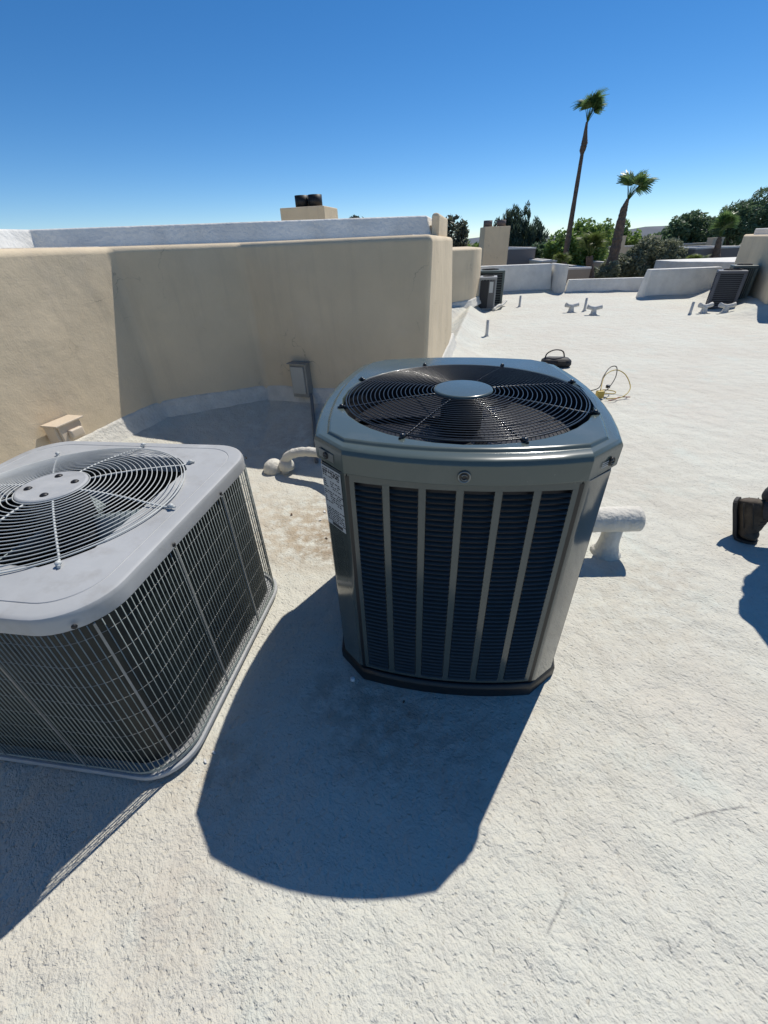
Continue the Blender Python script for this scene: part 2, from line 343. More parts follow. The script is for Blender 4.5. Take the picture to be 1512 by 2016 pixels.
P3 = [(1.42, 10.25), (2.25, 10.88), (2.62, 11.6), (2.95, 14.9), (-2, 14.9), (-2, 10.2)]
wall('stucco_wall', P3, -.05, 1.36, stucco, 'second tan stucco wall block behind the large one, next to the far grey condenser', inset=.03)
# white parapets round the far edge
def base_coating(pl, hs, out=.0):
    P = []; 
    for i in range(len(pl)-1):
        a = Vector(pl[i]); b = Vector(pl[i+1]); n = max(1, int((b-a).length/.06))
        for k in range(n+(i == len(pl)-2)): P.append((a.lerp(b, k/n), hs[i]+(hs[i+1]-hs[i])*k/n))
    mb = MB(); vs = []
    for i, (p, h) in enumerate(P):
        t = P[min(i+1, len(P)-1)][0]-P[max(i-1, 0)][0]; t.normalize(); nrm = Vector((t.y, -t.x)); w_ = .012*noise.noise(Vector((i*.25, 1, h)))+.006*noise.noise(Vector((i*.9, 4, h)))
        for o, z in ((-.03, h+w_), (.008+out, h+w_), (.020+out, h-.03+w_), (.034+out+.01*noise.noise(Vector((i*.4, 9, 0))), h*.76), (.060+out, h*.66), (.075+out, h*.5)): q = p+nrm*o; vs.append((q.x, q.y, z))
    mb.add(vs, [(i*6+k, (i+1)*6+k, (i+1)*6+k+1, i*6+k+1) for i in range(len(P)-1) for k in range(5)], True)
    return mb.build('wall_base_coating', coat_foam, kind='structure')
base_coating([(-3.7, -3), A0, A1, B1, B2, C1], [.40, .40, .40, .36, .39, .39])
base_coating([(1.42, 10.25), (2.25, 10.88), (2.62, 11.6), (2.95, 14.9)], [.30, .33, .33, .33])
def strip_wall(name, a, b, th, z0, z1, m, label, z1b=None, group=None):
    a = Vector(a); b = Vector(b); d = (b-a).normalized(); n = Vector((-d.y, d.x))*th
    poly = [tuple(a), tuple(b), tuple(b+n), tuple(a+n)]
    z1b = z1 if z1b is None else z1b
    mb = MB(); prism(mb, poly, z0, z1, .08, [z1, z1b, z1b, z1]); return mb.build(name, m, None, .025, 3, None, label, 'wall', group)
GP = 'white coated parapets round the far roof edge'
strip_wall('parapet_wall', (2.9, 15.3), (5.84, 15.3), .45, -.05, .80, coat_m, 'tall white parapet behind the far grey condenser, below the chimney', group=GP)
strip_wall('parapet_wall', (5.985, 14.5), (8.55, 14.2), .3, -.05, .39, coat_m, 'low white parapet in the middle, below the leaning palm trees', group=GP)
strip_wall('parapet_wall', (7.38, 12.55), (9.45, 12.55), .4, -.05, .70, coat_m, 'white parapet behind the pair of condensers at the right', group=GP)
strip_wall('parapet_wall', (8.5, 14.15), (7.55, 12.98), .3, -.05, .38, coat_m, 'short white parapet return joining the low parapet to the right one', group=GP)
mb = MB(); prism(mb, [(5.845, 14.7), (5.98, 14.5), (5.98, 15.74), (5.845, 15.74)], -.05, .80, .01)
mb.build('parapet_wall', coat_m, None, .03, 3, None, 'narrow white parapet step between the tall and the low far parapets', 'wall', GP)
# right hand building
P4 = [(9.35, 12.45), (8.5, 10.1), (7.95, 9.15), (9.6, 7.9), (14, 7.9), (14, 14.5), (9.62, 14.5)]
P4 = P4[::-1]
P4 = [(14, 14.5), (11.1, 14.5), (9.5, 12.4), (8.55, 10.1), (7.95, 9.15), (9.6, 7.9), (14, 7.9)][::-1]
wall('stucco_wall', P4[::-1] if False else P4, -.05, 1.40, stucco, 'tan stucco wall block at the right edge beyond the pair of condensers', inset=.04)
P5 = [(14, 14.3), (11.3, 14.3), (9.85, 12.6), (9.0, 10.6), (9.9, 8.4), (14, 8.4)][::-1]
wall('parapet_wall', P5, 1.35, 1.53, coat_m, 'white coated parapet on top of the tan wall at the right edge', inset=.01, bev=.02)

# ------------------------------------------------------------------ chimneys
def chimney(x0, x1, y, d, z0, z1, label, flues, rz=0, m=stucco, flue_m=None, fr=.1, fh=.18, group='flat topped stucco chimneys'):
    c = empty('chimney', ((x0+x1)/2, y+d/2, z0), rz, label, 'chimney', group)
    b = MB(); w_ = x1-x0; prism(b, [(-w_/2, -d/2), (w_/2, -d/2), (w_/2, d/2), (-w_/2, d/2)], 0, z1-z0, .02); b.build('chimney_stack', m, c, .015, 2)
    for fx in flues:
        l = MB(); l.lathe([(fr, 0), (fr, fh), (fr*.88, fh), (fr*.86, .02)], (fx, 0, z1-z0), 20); l.build('flue', flue_m, c)
    return c
dark_metal = mat('dark_flue_metal', (.035, .032, .03), .5, metal=.4, vary=(8, .3)); tan_flue = mat('brown_flue_metal', (.17, .13, .115), .6, vary=(8, .3))
chimney(-1.60, -.72, 9.0, .8, .5, 2.10, 'tan chimney with two short black flues rising behind the white parapet', [-.13, .13], math.radians(-14), flue_m=dark_metal, fr=.125, fh=.19)
chimney(4.06, 5.02, 18, .9, -2, 1.91, 'tall tan chimney with two brown flues in front of the dark pine', [-.28, .22], 0, flue_m=tan_flue, fr=.16, fh=.2)
plain = mat('distant_tan_stucco', (.62, .53, .40), .95, vary=(1, .1))
for x, wd, Y, z1, lb in ((15.1, .5, 30, 1.41, 'small distant chimney just right of the thick leaning palm trunk'), (17.1, .68, 30, 1.36, 'small distant chimney below the hill between the trees'), (19.65, .66, 28, 1.15, 'small distant chimney behind the short palm at the right')):
    c = empty('chimney', (x+wd/2, Y, .2), 0, lb, 'chimney', 'flat topped stucco chimneys')
    b = MB(); prism(b, [(-wd/2, 0), (wd/2, 0), (wd/2, .6), (-wd/2, .6)], 0, z1-.2, .03); b.build('chimney_stack', plain, c)
    b = MB(); b.box((0, .3, z1-.2+.03), (wd*.96, .58, .06)); b.build('chimney_cap', stucco2, c)

# ------------------------------------------------------------------ distant flat roofed houses
grey_wall = mat('dark_grey_stucco', (.22, .20, .19), .95, vary=(1, .1)); brown_wall = mat('brown_stucco', (.38, .32, .26), .95, vary=(1, .1)); cop = mat('white_roof_edge', (.68, .67, .64), .8)  # grey_wall is the dark grey wall colour of two distant houses
def house(x0, x1, Y, d, z1, wm, label, door=None, z0=-4.2, side=0):
    h = empty('flat_roofed_house', ((x0+x1)/2, Y+d/2, z0), side, label, 'house', 'flat roofed houses beyond the roof')
    W = x1-x0; H = z1-z0
    b = MB(); b.box((0, 0, (H-.06)/2), (W, d, H-.06)); b.build('wall', wm, h, .02)
    e = MB()
    for cx, cy, sx, sy in ((0, -d/2+.1, W+.04, .2), (0, d/2-.1, W+.04, .2), (-W/2+.1, 0, .2, d-.4), (W/2-.1, 0, .2, d-.4)): e.box((cx, cy, H-.03), (sx, sy, .07))
    e.build('roof_edge', cop, h, .01)
    nw = max(1, int(W/2.2))
    for k in range(nw):
        wx = -W/2+W*(k+.5)/nw
        b = MB(); b.box((wx, -d/2-.01, H-1.9), (.8, .05, .8)); f = b.build('window', cop, h)
        b = MB(); b.box((wx, -d/2-.04, H-1.9), (.7, .02, .7)); b.build('pane', black_m, f)
    return h
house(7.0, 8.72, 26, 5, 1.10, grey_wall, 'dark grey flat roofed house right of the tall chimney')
house(8.45, 9.2, 24, 3, .55, stucco2, 'small pale flat roofed house left of the tall palm foot')
house(7.62, 8.68, 18.9, 2.4, .47, brown_wall, 'brown flat roofed house between the two palm feet')
house(14.4, 22.5, 30.6, 6, .93, stucco2, 'long tan flat roofed house across the background behind the bushes')
house(12.8, 18, 26.5, 3, .28, plain, 'tan flat roofed house behind the olive bushes')
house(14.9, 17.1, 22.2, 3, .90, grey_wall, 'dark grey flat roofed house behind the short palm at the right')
house(3.9, 4.7, 19.6, 1.2, 1.22, stucco2, 'narrow tan flat roofed house edge left of the tall chimney')
house(2.6, 7.2, 31, 4, 1.05, stucco2, 'low tan flat roofed house behind the tall chimney')
mb = MB(); prism(mb, [(11.5, 17.9), (12.6, 16.1), (15.5, 16.1), (15.5, 19.4), (11.5, 19.4)], -4.2, .60, .0); mb.build('flat_roofed_house', coat_m, None, .03, 2, None, 'white roofed low house corner directly behind the right parapet', 'house')

# ------------------------------------------------------------------ hills
hill_m = mat('hazy_blue_hills', (.115, .135, .165), 1.0, vary=(.01, .3))
mb = MB(); prof = []
for i in range(161):
    x = -1500+i*25; t = (x-560)/330
    h = 8+7*noise.noise(Vector((x*.004, 0, 3)))+3.5*noise.noise(Vector((x*.015, 1, 0)))+13*math.exp(-((x-900)/190)**2)+4*math.exp(-((x-330)/60)**2)
    prof.append((x, max(2, h)))
vs = []
for k, (dy, f) in enumerate(((-120, 0), (-60, .55), (0, 1), (150, .7), (400, 0))):
    for x, h in prof: vs.append((x, 1500+dy+30*noise.noise(Vector((x*.01, k, 0))), -4.3+(h+2.8)*f*(1+.12*noise.noise(Vector((x*.03, k*3, 1))))))
n = len(prof); fs = [(k*n+i, k*n+i+1, (k+1)*n+i+1, (k+1)*n+i) for k in range(4) for i in range(n-1)]
mb.add(vs, fs, True); mb.build('hills', hill_m, kind='structure')

# ------------------------------------------------------------------ vegetation
def crown_mesh(lobes, n, size, seed, style='broad', fill=.5):
    """lobes: (x,y,z,rx,ry,rz). many small leaf clump faces spread through the crown volume"""
    r = random.Random(seed); mb = MB(); vol = [l[3]*l[4]*l[5] for l in lobes]; tot = sum(vol)
    vs = []; fs = []
    for l, v in zip(lobes, vol):
        for _ in range(int(n*v/tot)):
            while True:
                p = Vector((r.uniform(-1, 1), r.uniform(-1, 1), r.uniform(-1, 1)))
                if p.length > 1: continue
                q = Vector((l[0]+p.x*l[3], l[1]+p.y*l[4], l[2]+p.z*l[5]))
                nz = noise.noise(q*(2.2/max(.3, l[3])*.5+.9))
                if p.length > .62+.45*nz+.25: continue
                if nz < -.28 and p.length > .5: continue
                if p.length < fill and r.random() < .6: continue
                break
            s = size*r.uniform(.6, 1.3)
            if style == 'needle': d = Vector((r.gauss(0, .35)+.25*p.x, r.gauss(0, .35), 1)).normalized(); w_ = .22
            elif style == 'willow': d = Vector((r.gauss(.5, .4), r.gauss(0, .4), r.gauss(.25, .5))).normalized(); w_ = .25
            else: d = Vector((r.gauss(0, 1), r.gauss(0, 1), r.gauss(0, .8))).normalized(); w_ = .5
            a = d.orthogonal(); a.rotate(Matrix.Rotation(r.uniform(0, 6.28), 3, d)); a.normalize()
            b = d*s; a = a*s*w_; k = len(vs); c_ = d.cross(a)*.25
            vs += [q-b, q+a+c_, q+b, q-a+c_]; fs.append((k, k+1, k+2, k+3))
    mb.add(vs, fs); return mb
def tree(name, base, lobes, n, size, m, label, seed, style='broad', group='trees beyond the roof', limbs=True, cat='tree', tr=.16):
    o = empty(name, base, 0, label, cat, group)
    crown_mesh(lobes, n, size, seed, style).build('crown', m, o)
    mb = MB(); r = random.Random(seed)
    c0 = Vector(lobes[0][:3]); mb.tube([(0, 0, 0), (c0.x*.3, c0.y*.3, c0.z*.5), c0], [tr, tr*.75, tr*.3], 7)
    if limbs:
        for l in lobes[1:]:
            q = Vector(l[:3]); st = Vector((c0.x*.3, c0.y*.3, c0.z*.45)); mb.tube([st, (st+q)/2+Vector((0, 0, .1)), q], [tr*.5, tr*.35, tr*.15], 6)
    mb.build('trunk', trunk_m, o)
    return o
dark_leaf = leaf('dark_pine_needles', (.055, .09, .06), (.11, .15, .095)); olive_leaf = leaf('olive_grey_leaves', (.085, .10, .07), (.15, .165, .12))
bright_leaf = leaf('bright_green_leaves', (.12, .21, .045), (.30, .42, .12)); grey_leaf = leaf('grey_green_leaves', (.16, .18, .11), (.30, .32, .22))
willow_leaf = leaf('deep_green_leaves', (.10, .17, .09), (.20, .28, .15)); yel_leaf = leaf('yellow_green_fronds', (.09, .14, .03), (.20, .24, .07))
palm_leaf = leaf('palm_frond_green', (.10, .18, .06), (.20, .30, .10), rough=.38)
G0 = -4.2
tree('broadleaf_tree', (5.6, 35, G0), [(0, 0, 5.6, 1.3, 1.0, 1.7), (-.9, 0, 6.2, .6, .6, .9), (.7, 0, 6.0, .5, .5, 1.0), (.3, 0, 4.6, 1.5, 1, .9)], 2600, .17, olive_leaf, 'sparse olive grey tree behind the right end of the big wall', 1)
tree('broadleaf_tree', (7.4, 38, G0), [(0, 0, 4.8, 1.6, 1.0, 1.0), (-1.8, 0, 4.5, 1.2, .8, .8)], 1800, .16, bright_leaf, 'low green tree between the big wall and the tall chimney', 2)
tree('pine_tree', (10.2, 35, G0), [(0, 0, 5.4, 1.7, 1.3, 1.6), (-.3, 0, 6.6, .7, .7, 1.2), (.5, 0, 6.7, .35, .4, 1.2), (1.3, 0, 6.0, .6, .6, 1.0), (-1.4, 0, 6.0, .6, .6, 1.0), (1.7, 0, 5.2, .7, .7, 1.2), (-1.9, 0, 4.9, .6, .6, 1.0), (-.9, 0, 6.6, .35, .4, .9)], 9000, .17, dark_leaf, 'dark feathery pine behind the tall chimney', 3, 'needle')
tree('broadleaf_tree', (-1.15, 35, G0), [(0, 0, 6.6, .9, .8, .85), (-.7, 0, 6.3, .5, .5, .6)], 1500, .15, olive_leaf, 'small tree top peeping over the long white parapet', 4)
tree('broadleaf_tree', (12.2, 29, G0), [(0, 0, 5.2, 1.8, 1.2, 1.2), (-1.2, 0, 5.0, .9, .8, 1.0), (.2, 0, 6.1, .7, .6, .6), (1.3, 0, 5.7, .8, .7, .9), (-.5, 0, 4.2, 1.9, 1, .9), (1.1, 0, 4.2, 1.4, 1, 1)], 9000, .115, bright_leaf, 'bright green leafy tree behind the foot of the tall palm', 5)
tree('broadleaf_tree', (10.6, 30, G0), [(0, 0, 4.7, .9, .8, .9), (-.6, 0, 5.0, .5, .5, .5)], 2500, .11, willow_leaf, 'dark rounded tree left of the tall palm foot', 6)
tree('oleander_bush', (12.7, 22.6, G0), [(0, 0, 4.4, 1.5, .9, .95), (-1.1, 0, 4.3, .8, .8, .8), (1.2, 0, 4.8, .9, .7, .7), (.1, 0, 5.2, .7, .6, .5), (1.9, 0, 4.3, .8, .6, .7)], 13000, .08, grey_leaf, 'wide grey green oleander bush right of the thick leaning palm trunk', 7, cat='bush', group='bushes beyond the low parapet')
tree('oleander_bush', (10.1, 21, G0), [(0, 0, 4.0, .8, .6, .6), (-.6, 0, 3.9, .5, .5, .4), (.5, 0, 4.4, .4, .4, .4)], 3000, .07, grey_leaf, 'smaller grey green oleander bush between the two palm trunks', 8, cat='bush', group='bushes beyond the low parapet')
tree('broadleaf_tree', (16.4, 34, G0), [(0, 0, 5.3, 1.6, 1, .9), (-1.6, 0, 5.4, 1, .8, .8), (1.9, 0, 5.2, 1.4, .9, .8), (.9, 0, 6.0, .45, .5, .7)], 5000, .13, bright_leaf, 'mid green tree row below the hill with one tall light spray', 9)
tree('broadleaf_tree', (14.6, 33, G0), [(0, 0, 5.5, .8, .7, .8), (.7, 0, 5.9, .45, .4, .4), (-.4, 0, 6.0, .4, .4, .4)], 2000, .12, willow_leaf, 'thin dark tree just right of the leaning palm trunk', 19)
tree('broadleaf_tree', (20.2, 32, G0), [(0, 0, 5.7, 1.4, 1, 1.1), (.4, 0, 6.3, .9, .7, .7), (-1.1, 0, 5.2, 1.0, .8, .9), (1.6, 0, 5.4, 1.2, .8, 1.2)], 6500, .12, willow_leaf, 'rounded dark green tree left of the large willowy tree', 10)
tree('willowy_tree', (22.3, 29.5, G0), [(0, 0, 6.0, 1.9, 1.2, 1.3), (-1.0, 0, 6.6, .8, .7, .6), (.7, 0, 7.2, .8, .7, .75), (-1.0, 0, 6.0, .9, .8, .8), (1.3, 0, 6.0, 1.0, .8, .9), (-.1, 0, 6.5, .8, .7, .6), (1.5, 0, 5.0, 1.2, .8, .8)], 11000, .13, willow_leaf, 'large willowy blue green tree at the far right', 11, 'willow')
tree('oleander_bush', (14.4, 20.4, G0), [(0, 0, 4.1, .5, .5, .35), (.5, 0, 4.0, .4, .4, .3)], 1600, .07, bright_leaf, 'low green bush behind the white roofed house corner', 12, cat='bush', group='bushes beyond the low parapet')

def frond(L_, wind, seed, droop=.5):
    """fan palm frond, petiole along +X then a folded fan of leaflets with drooping tips"""
    r = random.Random(seed); mb = MB(); pet = L_*.62
    mb.tube([(0, 0, 0), (pet*.5, 0, .02*L_), (pet, 0, 0)], [.022, .016, .010], 4)
    n = 30
    for k in range(n):
        a = math.radians(-80+160*k/(n-1)); ln = L_*.52*(1-.25*abs(a)/1.9)*r.uniform(.85, 1.1)
        d = Vector((math.cos(a), math.sin(a), 0)); s = Vector((-d.y, d.x, 0)); fold = .02*(1 if k % 2 else -1)
        pts = []; p = Vector((pet, 0, 0))
        for q in range(5):
            t = q/4; wd = .038*L_*(1-.85*t)*(.5+1.2*min(1, t*3))*.8
            c = p+d*ln*t+Vector((0, 0, -droop*ln*t*t*t+fold*t)); pts.append((c-s*wd, c+s*wd))
        vs = [v for pr in pts for v in pr]; mb.add(vs, [(2*i, 2*i+1, 2*i+3, 2*i+2) for i in range(4)])
    return mb
frond_me = []
def palm(base, pts, rad, fr, label, nf, L_, lean=(.5, 0), seed=1, spread=1.0, m=palm_leaf, group='fan palms beyond the roof'):
    r = random.Random(seed); o = empty('palm_tree', base, 0, label, 'palm tree', group); B = Vector(base)
    mb = MB(); lp = [Vector(p)-B for p in pts]
    # resample the trunk for a ringed, uneven outline
    P = []; Rr = []
    for i in range(len(lp)-1):
        for q in range(10):
            t = q/10; P.append(lp[i].lerp(lp[i+1], t)); Rr.append((rad[i]*(1-t)+rad[i+1]*t)*(1+r.uniform(-.07, .07)))
    P.append(lp[-1]); Rr.append(rad[-1]); mb.tube(P, Rr, 12, smooth=False); mb.build('trunk', bark_m, o)
    top = lp[-1]; me = [frond(L_, 0, seed*10+k, [.25, .55, .9][k]) for k in range(3)]; me = [x.build('frond', m) for x in me]
    datas = [x.data for x in me]
    for x in me: bpy.data.objects.remove(x)
    for k in range(nf):
        f = bpy.data.objects.new('frond', datas[k % 3]); COL.objects.link(f); f.parent = o
        az = r.uniform(0, 2*PI); el = math.radians((r.uniform(48, 86) if spread else r.uniform(5, 80)))
        d = Vector((math.cos(az)*math.cos(el), math.sin(az)*math.cos(el), math.sin(el)))+Vector((lean[0]*.7, lean[1], .1)); d.normalize()
        q = d.to_track_quat('X', 'Z'); f.rotation_mode = 'QUATERNION'; f.rotation_quaternion = q @ Matrix.Rotation(r.uniform(-.9, .9), 3, 'X').to_quaternion()
        f.location = top+Vector((0, 0, r.uniform(-.1, .05))); s = r.uniform(.8, 1.1); f.scale = (s, s, s)
    return o
palm((10.45, 26, G0), [(10.45, 26, G0), (10.37, 26, 1.4), (10.31, 26, 4.85), (10.30, 26, 5.0), (10.33, 26, 5.25), (10.28, 26, 5.75), (10.27, 26, 6.02)], [.17, .135, .08, .135, .145, .07, .05], 0, 'very tall slender fan palm with a bulged neck and wind blown fronds', 13, .95, (.38, 0), 3)
palm((11.1, 22, G0), [(11.1, 22, G0), (11.0, 22, .2), (11.03, 22, 1.1), (11.0, 22, 1.9), (11.0, 22, 2.45), (11.07, 22, 2.8)], [.26, .24, .21, .185, .14, .06], 0, 'medium fan palm with a thick leaning shaggy trunk', 12, 1.05, (.35, 0), 8)
palm((9.3, 20.2, G0), [(9.3, 20.2, G0), (9.3, 20.2, .0), (9.1, 20.2, .8)], [.2, .19, .13], 0, 'young fan palm in front of the bright green tree', 15, .85, (0, 0), 5, m=yel_leaf)
palm((8.15, 20.8, G0), [(8.15, 20.8, G0), (8.17, 20.8, .15), (8.1, 20.8, .45)], [.16, .15, .1], 0, 'short young palm at the foot of the tall palm', 9, .5, (0, 0), 15, m=yel_leaf)
palm((15.9, 22, G0), [(15.9, 22, G0), (15.85, 22, .4), (15.7, 22, 1.15), (15.68, 22, 1.3)], [.2, .17, .11, .07], 0, 'short fan palm in front of the willowy tree at the right', 14, .85, (-.05, 0), 6)
palm((13.9, 20.4, G0), [(13.9, 20.4, G0), (13.9, 20.4, .2)], [.16, .12], 0, 'low yellow green palm behind the right parapet', 11, .6, (0, 0), 7, m=yel_leaf)

# ------------------------------------------------------------------ the new dark green condenser
TR = empty('air_conditioner', (.2907, 1.4905, .0), math.radians(-8.5), 'new glossy dark green grey condenser with louvered panels and black fan guard', 'air conditioner')
def tpt(k, off=0, seg=6, lid=False):
    """body outline (local) as a closed loop with bowed faces and flat chamfers"""
def outline(cx, cy, chx, chy, bow_f, bow_s, seg=8, off=0.0):
    """corner points: (+-cx, -+cy) end the front/back faces, (+-chx, -+chy) start the side faces"""
    pts = []
    def face(a, b, bow):
        a = Vector(a); b = Vector(b); d = (b-a); n = Vector((d.y, -d.x)).normalized()
        for i in range(seg+1):
            t = i/seg; pts.append(a+d*t+n*(bow*(1-(2*t-1)**2)+off))
    face((-cx, -cy), (cx, -cy), bow_f); face((chx, -chy), (chx, chy), bow_s); face((cx, cy), (-cx, cy), bow_f); face((-chx, chy), (-chx, -chy), bow_s)
    return pts
CX, CY, HX, HY, BF, BS = .330, .488, .424, .402, .034, .032
def off_outline(off, seg=8): return outline(CX, CY, HX, HY, BF, BS, seg, off)
def ring3(pts, z): return [(p.x, p.y, z) for p in pts]
# base pan
mb = MB(); L0 = [ring3(off_outline(.018), -.01), ring3(off_outline(.018), .038), ring3(off_outline(.014), .046), ring3(off_outline(.006), .057)]; mb.loft(L0, True, True); mb.build('base_pan', black_m, TR, .004)
mb = MB(); L0 = [ring3(off_outline(-.03), -.03), ring3(off_outline(-.03), .02)]; mb.loft(L0, True, True); mb.build('mounting_pad', black_m, TR)
def face_line(which):
    return {'front': ((-CX, -CY), (CX, -CY), BF), 'right': ((HX, -HY), (HX, HY), BS), 'back': ((CX, CY), (-CX, CY), BF), 'left': ((-HX, HY), (-HX, -HY), BS)}[which]
def fp(face, s, z, out=0):
    a, b, bow = face_line(face); a = Vector(a); b = Vector(b); d = b-a; n = Vector((d.y, -d.x)).normalized()
    p = a+d*s+n*(bow*(1-(2*s-1)**2)+out); return Vector((p.x, p.y, z))
def fslab(mb, face, s0, s1, z0, z1, out0, out1, seg=1):
    """slab that follows the bowed face"""
    loops = []
    for i in range(seg+1):
        s = s0+(s1-s0)*i/seg
        loops.append([fp(face, s, z0, out0), fp(face, s, z1, out0), fp(face, s, z1, out1), fp(face, s, z0, out1)])
    n = 4; vs = [p for l in loops for p in l]; fs = []
    for i in range(seg):
        for k in range(4): fs.append((i*4+k, i*4+(k+1) % 4, (i+1)*4+(k+1) % 4, (i+1)*4+k))
    fs.append((3, 2, 1, 0)); fs.append(tuple(seg*4+k for k in range(4))); mb.add(vs, fs)
Z0, Z1, ZS0, ZS1 = .062, .949, .085, .922
NL = 44; PITCH_L = (ZS1-ZS0)/NL
U = 36.4; slots = []; s = 1.35/U
for k in range(6): slots.append((s, s+4.66/U)); s += 5.80/U
def louver_mesh(face, s0, s1, z):
    mb = MB(); zz = [(.62, -.005), (.78, .003), (.93, .0075), (.97, .0055)]
    cols = []
    for q, e in ((0, 0.0), (.035, 1.0), (.5, 1.0), (.965, 1.0), (1, 0.0)):
        s = s0+(s1-s0)*q
        cols.append([fp(face, s, z+PITCH_L*(.98-h), .0005+o*e) for h, o in zz])
    vs = [p for c in cols for p in c]; fs = [(i*4+k, (i+1)*4+k, (i+1)*4+k+1, i*4+k+1) for i in range(4) for k in range(3)]
    mb.add(vs, fs, False); return mb
for face in ('front', 'right', 'back', 'left'):
    mb = MB()
    fslab(mb, face, .007, .993, ZS1, Z1, -.012, 0, 10); fslab(mb, face, .007, .993, Z0, ZS0, -.012, 0, 10)
    edges = [.007]+[e for sl in slots for e in sl]+[.993]
    for k in range(0, len(edges), 2): fslab(mb, face, edges[k], edges[k+1], ZS0, ZS1, -.012, 0, 2)
    panel = mb.build('louvered_panel', green_paint, TR)
    if face == 'front':
        for sl in slots:
            for k in range(NL):
                louver_mesh(face, sl[0]+.0005, sl[1]-.0005, ZS0+k*PITCH_L).build('louver', louver_m, panel)
    else:
        mb = MB()
        for sl in slots:
            for k in range(NL):
                q = louver_mesh(face, sl[0]+.0005, sl[1]-.0005, ZS0+k*PITCH_L); mb.add(q.v, q.f)
        mb.build('louver', louver_m, panel, kind='stuff')
# corner posts: flat chamfers wrapping a little round each edge
for sx, sy in ((-1, -1), (1, -1), (1, 1), (-1, 1)):
    mb = MB(); a = Vector((sx*CX, sy*CY)); b = Vector((sx*HX, sy*HY))
    pts = [a+Vector((-sx*.001, 0)), a+Vector((0, sy*.001)), b+Vector((sx*.001, 0)), b+Vector((0, -sy*.001))]
    inn = Vector((-sx, -sy)).normalized()*.015
    poly = [a+Vector((0, sy*.002)), a.lerp(b, .12)+Vector((sx*.006, sy*.006)), a.lerp(b, .88)+Vector((sx*.006, sy*.006)), b+Vector((sx*.002, 0)), b+inn, a+inn]
    if sx*sy > 0: poly = poly
    else: poly = poly[::-1]
    lo = [(p.x, p.y, Z0) for p in poly]; hi = [(p.x, p.y, Z1) for p in poly]
    if sx*sy < 0: lo, hi = lo, hi
    mb.loft([lo, hi], True, True); mb.build('corner_post', post_paint, TR, .003)
# dark coil inside
mb = MB(); mb.loft([ring3(off_outline(-.03), .058), ring3(off_outline(-.03), .93)], False, False); mb.loft([ring3(off_outline(-.05), .93), ring3(off_outline(-.05), .058)], True, True)
mb.build('coil', coil_m, TR)
# cap
GC = (.012, -.056); GR = .424; NCAP = 4*9
def cap_loop(off, z, seg=8): return ring3(outline(CX, CY+.014, HX, HY+.008, BF+.014, BS+.018, seg, off), z)
mb = MB()
loops = [cap_loop(-.004, .958), cap_loop(.010, .960), cap_loop(.012, 1.018), cap_loop(.006, 1.030), cap_loop(-.006, 1.036), cap_loop(-.030, 1.037), cap_loop(-.036, 1.044), cap_loop(-.042, 1.046)]
mb.loft(loops, False, False)
# from the last loop bridge into the fan opening
last = loops[-1]; n = len(last); ang = [math.atan2(p[1]-GC[1], p[0]-GC[0]) for p in last]
circ = lambda r, z: [(GC[0]+r*math.cos(a), GC[1]+r*math.sin(a), z) for a in ang]
mb.loft([last, circ(GR+.012, 1.046), circ(GR+.004, 1.044), circ(GR, 1.036), circ(GR-.004, .96)], False, False)
cap = mb.build('top_cap', lid_paint, TR)
m_ = cap.modifiers.new('bevel', 'BEVEL'); m_.width = .004; m_.segments = 2; m_.limit_method = 'ANGLE'; m_.angle_limit = math.radians(25)
cap.data.polygons.foreach_set('use_smooth', [True]*len(cap.data.polygons)); wn = cap.modifiers.new('wn', 'WEIGHTED_NORMAL')
# dark seam under the cap
mb = MB(); mb.loft([ring3(off_outline(-.014), .06), ring3(off_outline(-.014), .09)], False, False); mb.loft([ring3(off_outline(-.007), .940), ring3(off_outline(-.007), .966)], False, False)
for sx, sy in ((-1, -1), (1, -1), (1, 1), (-1, 1)):
    for px, py in ((CX, CY), (HX, HY)): mb.box((sx*(px-.008), sy*(py-.008), .5), (.02, .02, .88))
mb.build('cap_gasket', black_m, TR)
# fan shroud
mb = MB(); mb.lathe([(GR-.002, 1.03), (GR-.012, .99), (GR-.014, .80), (GR+.004, .78)], (GC[0], GC[1], 0), 64); mb.f = mb.f[:-2]; mb.sm = mb.sm[:-2]; mb.build('fan_shroud', black_m, TR)
def guard(parent, cx, cy, z_rim, z_hub, r0, r1, nr, spokes, wire, m_ring, name='fan_guard', post=.018, drop=.0, rr=.0016, hub_m=None, hub_r=.1):
    gd = MB()
    zat = lambda r: z_hub+(z_rim-z_hub)*max(0, (r-r0)/(r1-r0))**1.6
    g = MB(); g.tube([(cx+r1*math.cos(2*PI*k/96), cy+r1*math.sin(2*PI*k/96), z_rim) for k in range(96)], rr*1.5, 6, True)
    root = g.build(name, m_ring, parent)
    for i in range(nr):
        r = r0+(r1-r0)*(i+.4)/nr
        g = MB(); g.tube([(cx+r*math.cos(2*PI*k/80), cy+r*math.sin(2*PI*k/80), zat(r)) for k in range(80)], rr, 6, True); g.build('ring_wire', m_ring, root)
    for a in spokes:
        g = MB(); pts = [(cx+r*math.cos(a), cy+r*math.sin(a), zat(min(r, r1))-rr*2.0) for r in [hub_r*.8+(r1+post-hub_r*.8)*q/10 for q in range(11)]]
        e = pts[-1]; g.tube(pts, rr*2.1, 6); g.build('spoke_wire', m_ring, root)
        g = MB(); d = Vector((math.cos(a), math.sin(a), 0)); c = Vector((cx, cy, z_rim))+d*(r1+post)
        g.tube([c-d*.014+Vector((0, 0, .002)), c+d*.014+Vector((0, 0, .0))], .0045, 8); g.lathe([(.0085, 0), (.0085, .004), (.006, .008), (.001, .0095)], (c.x, c.y, z_rim+.002-drop), 10)
        g.build('guard_clip', m_ring, root)
    return root
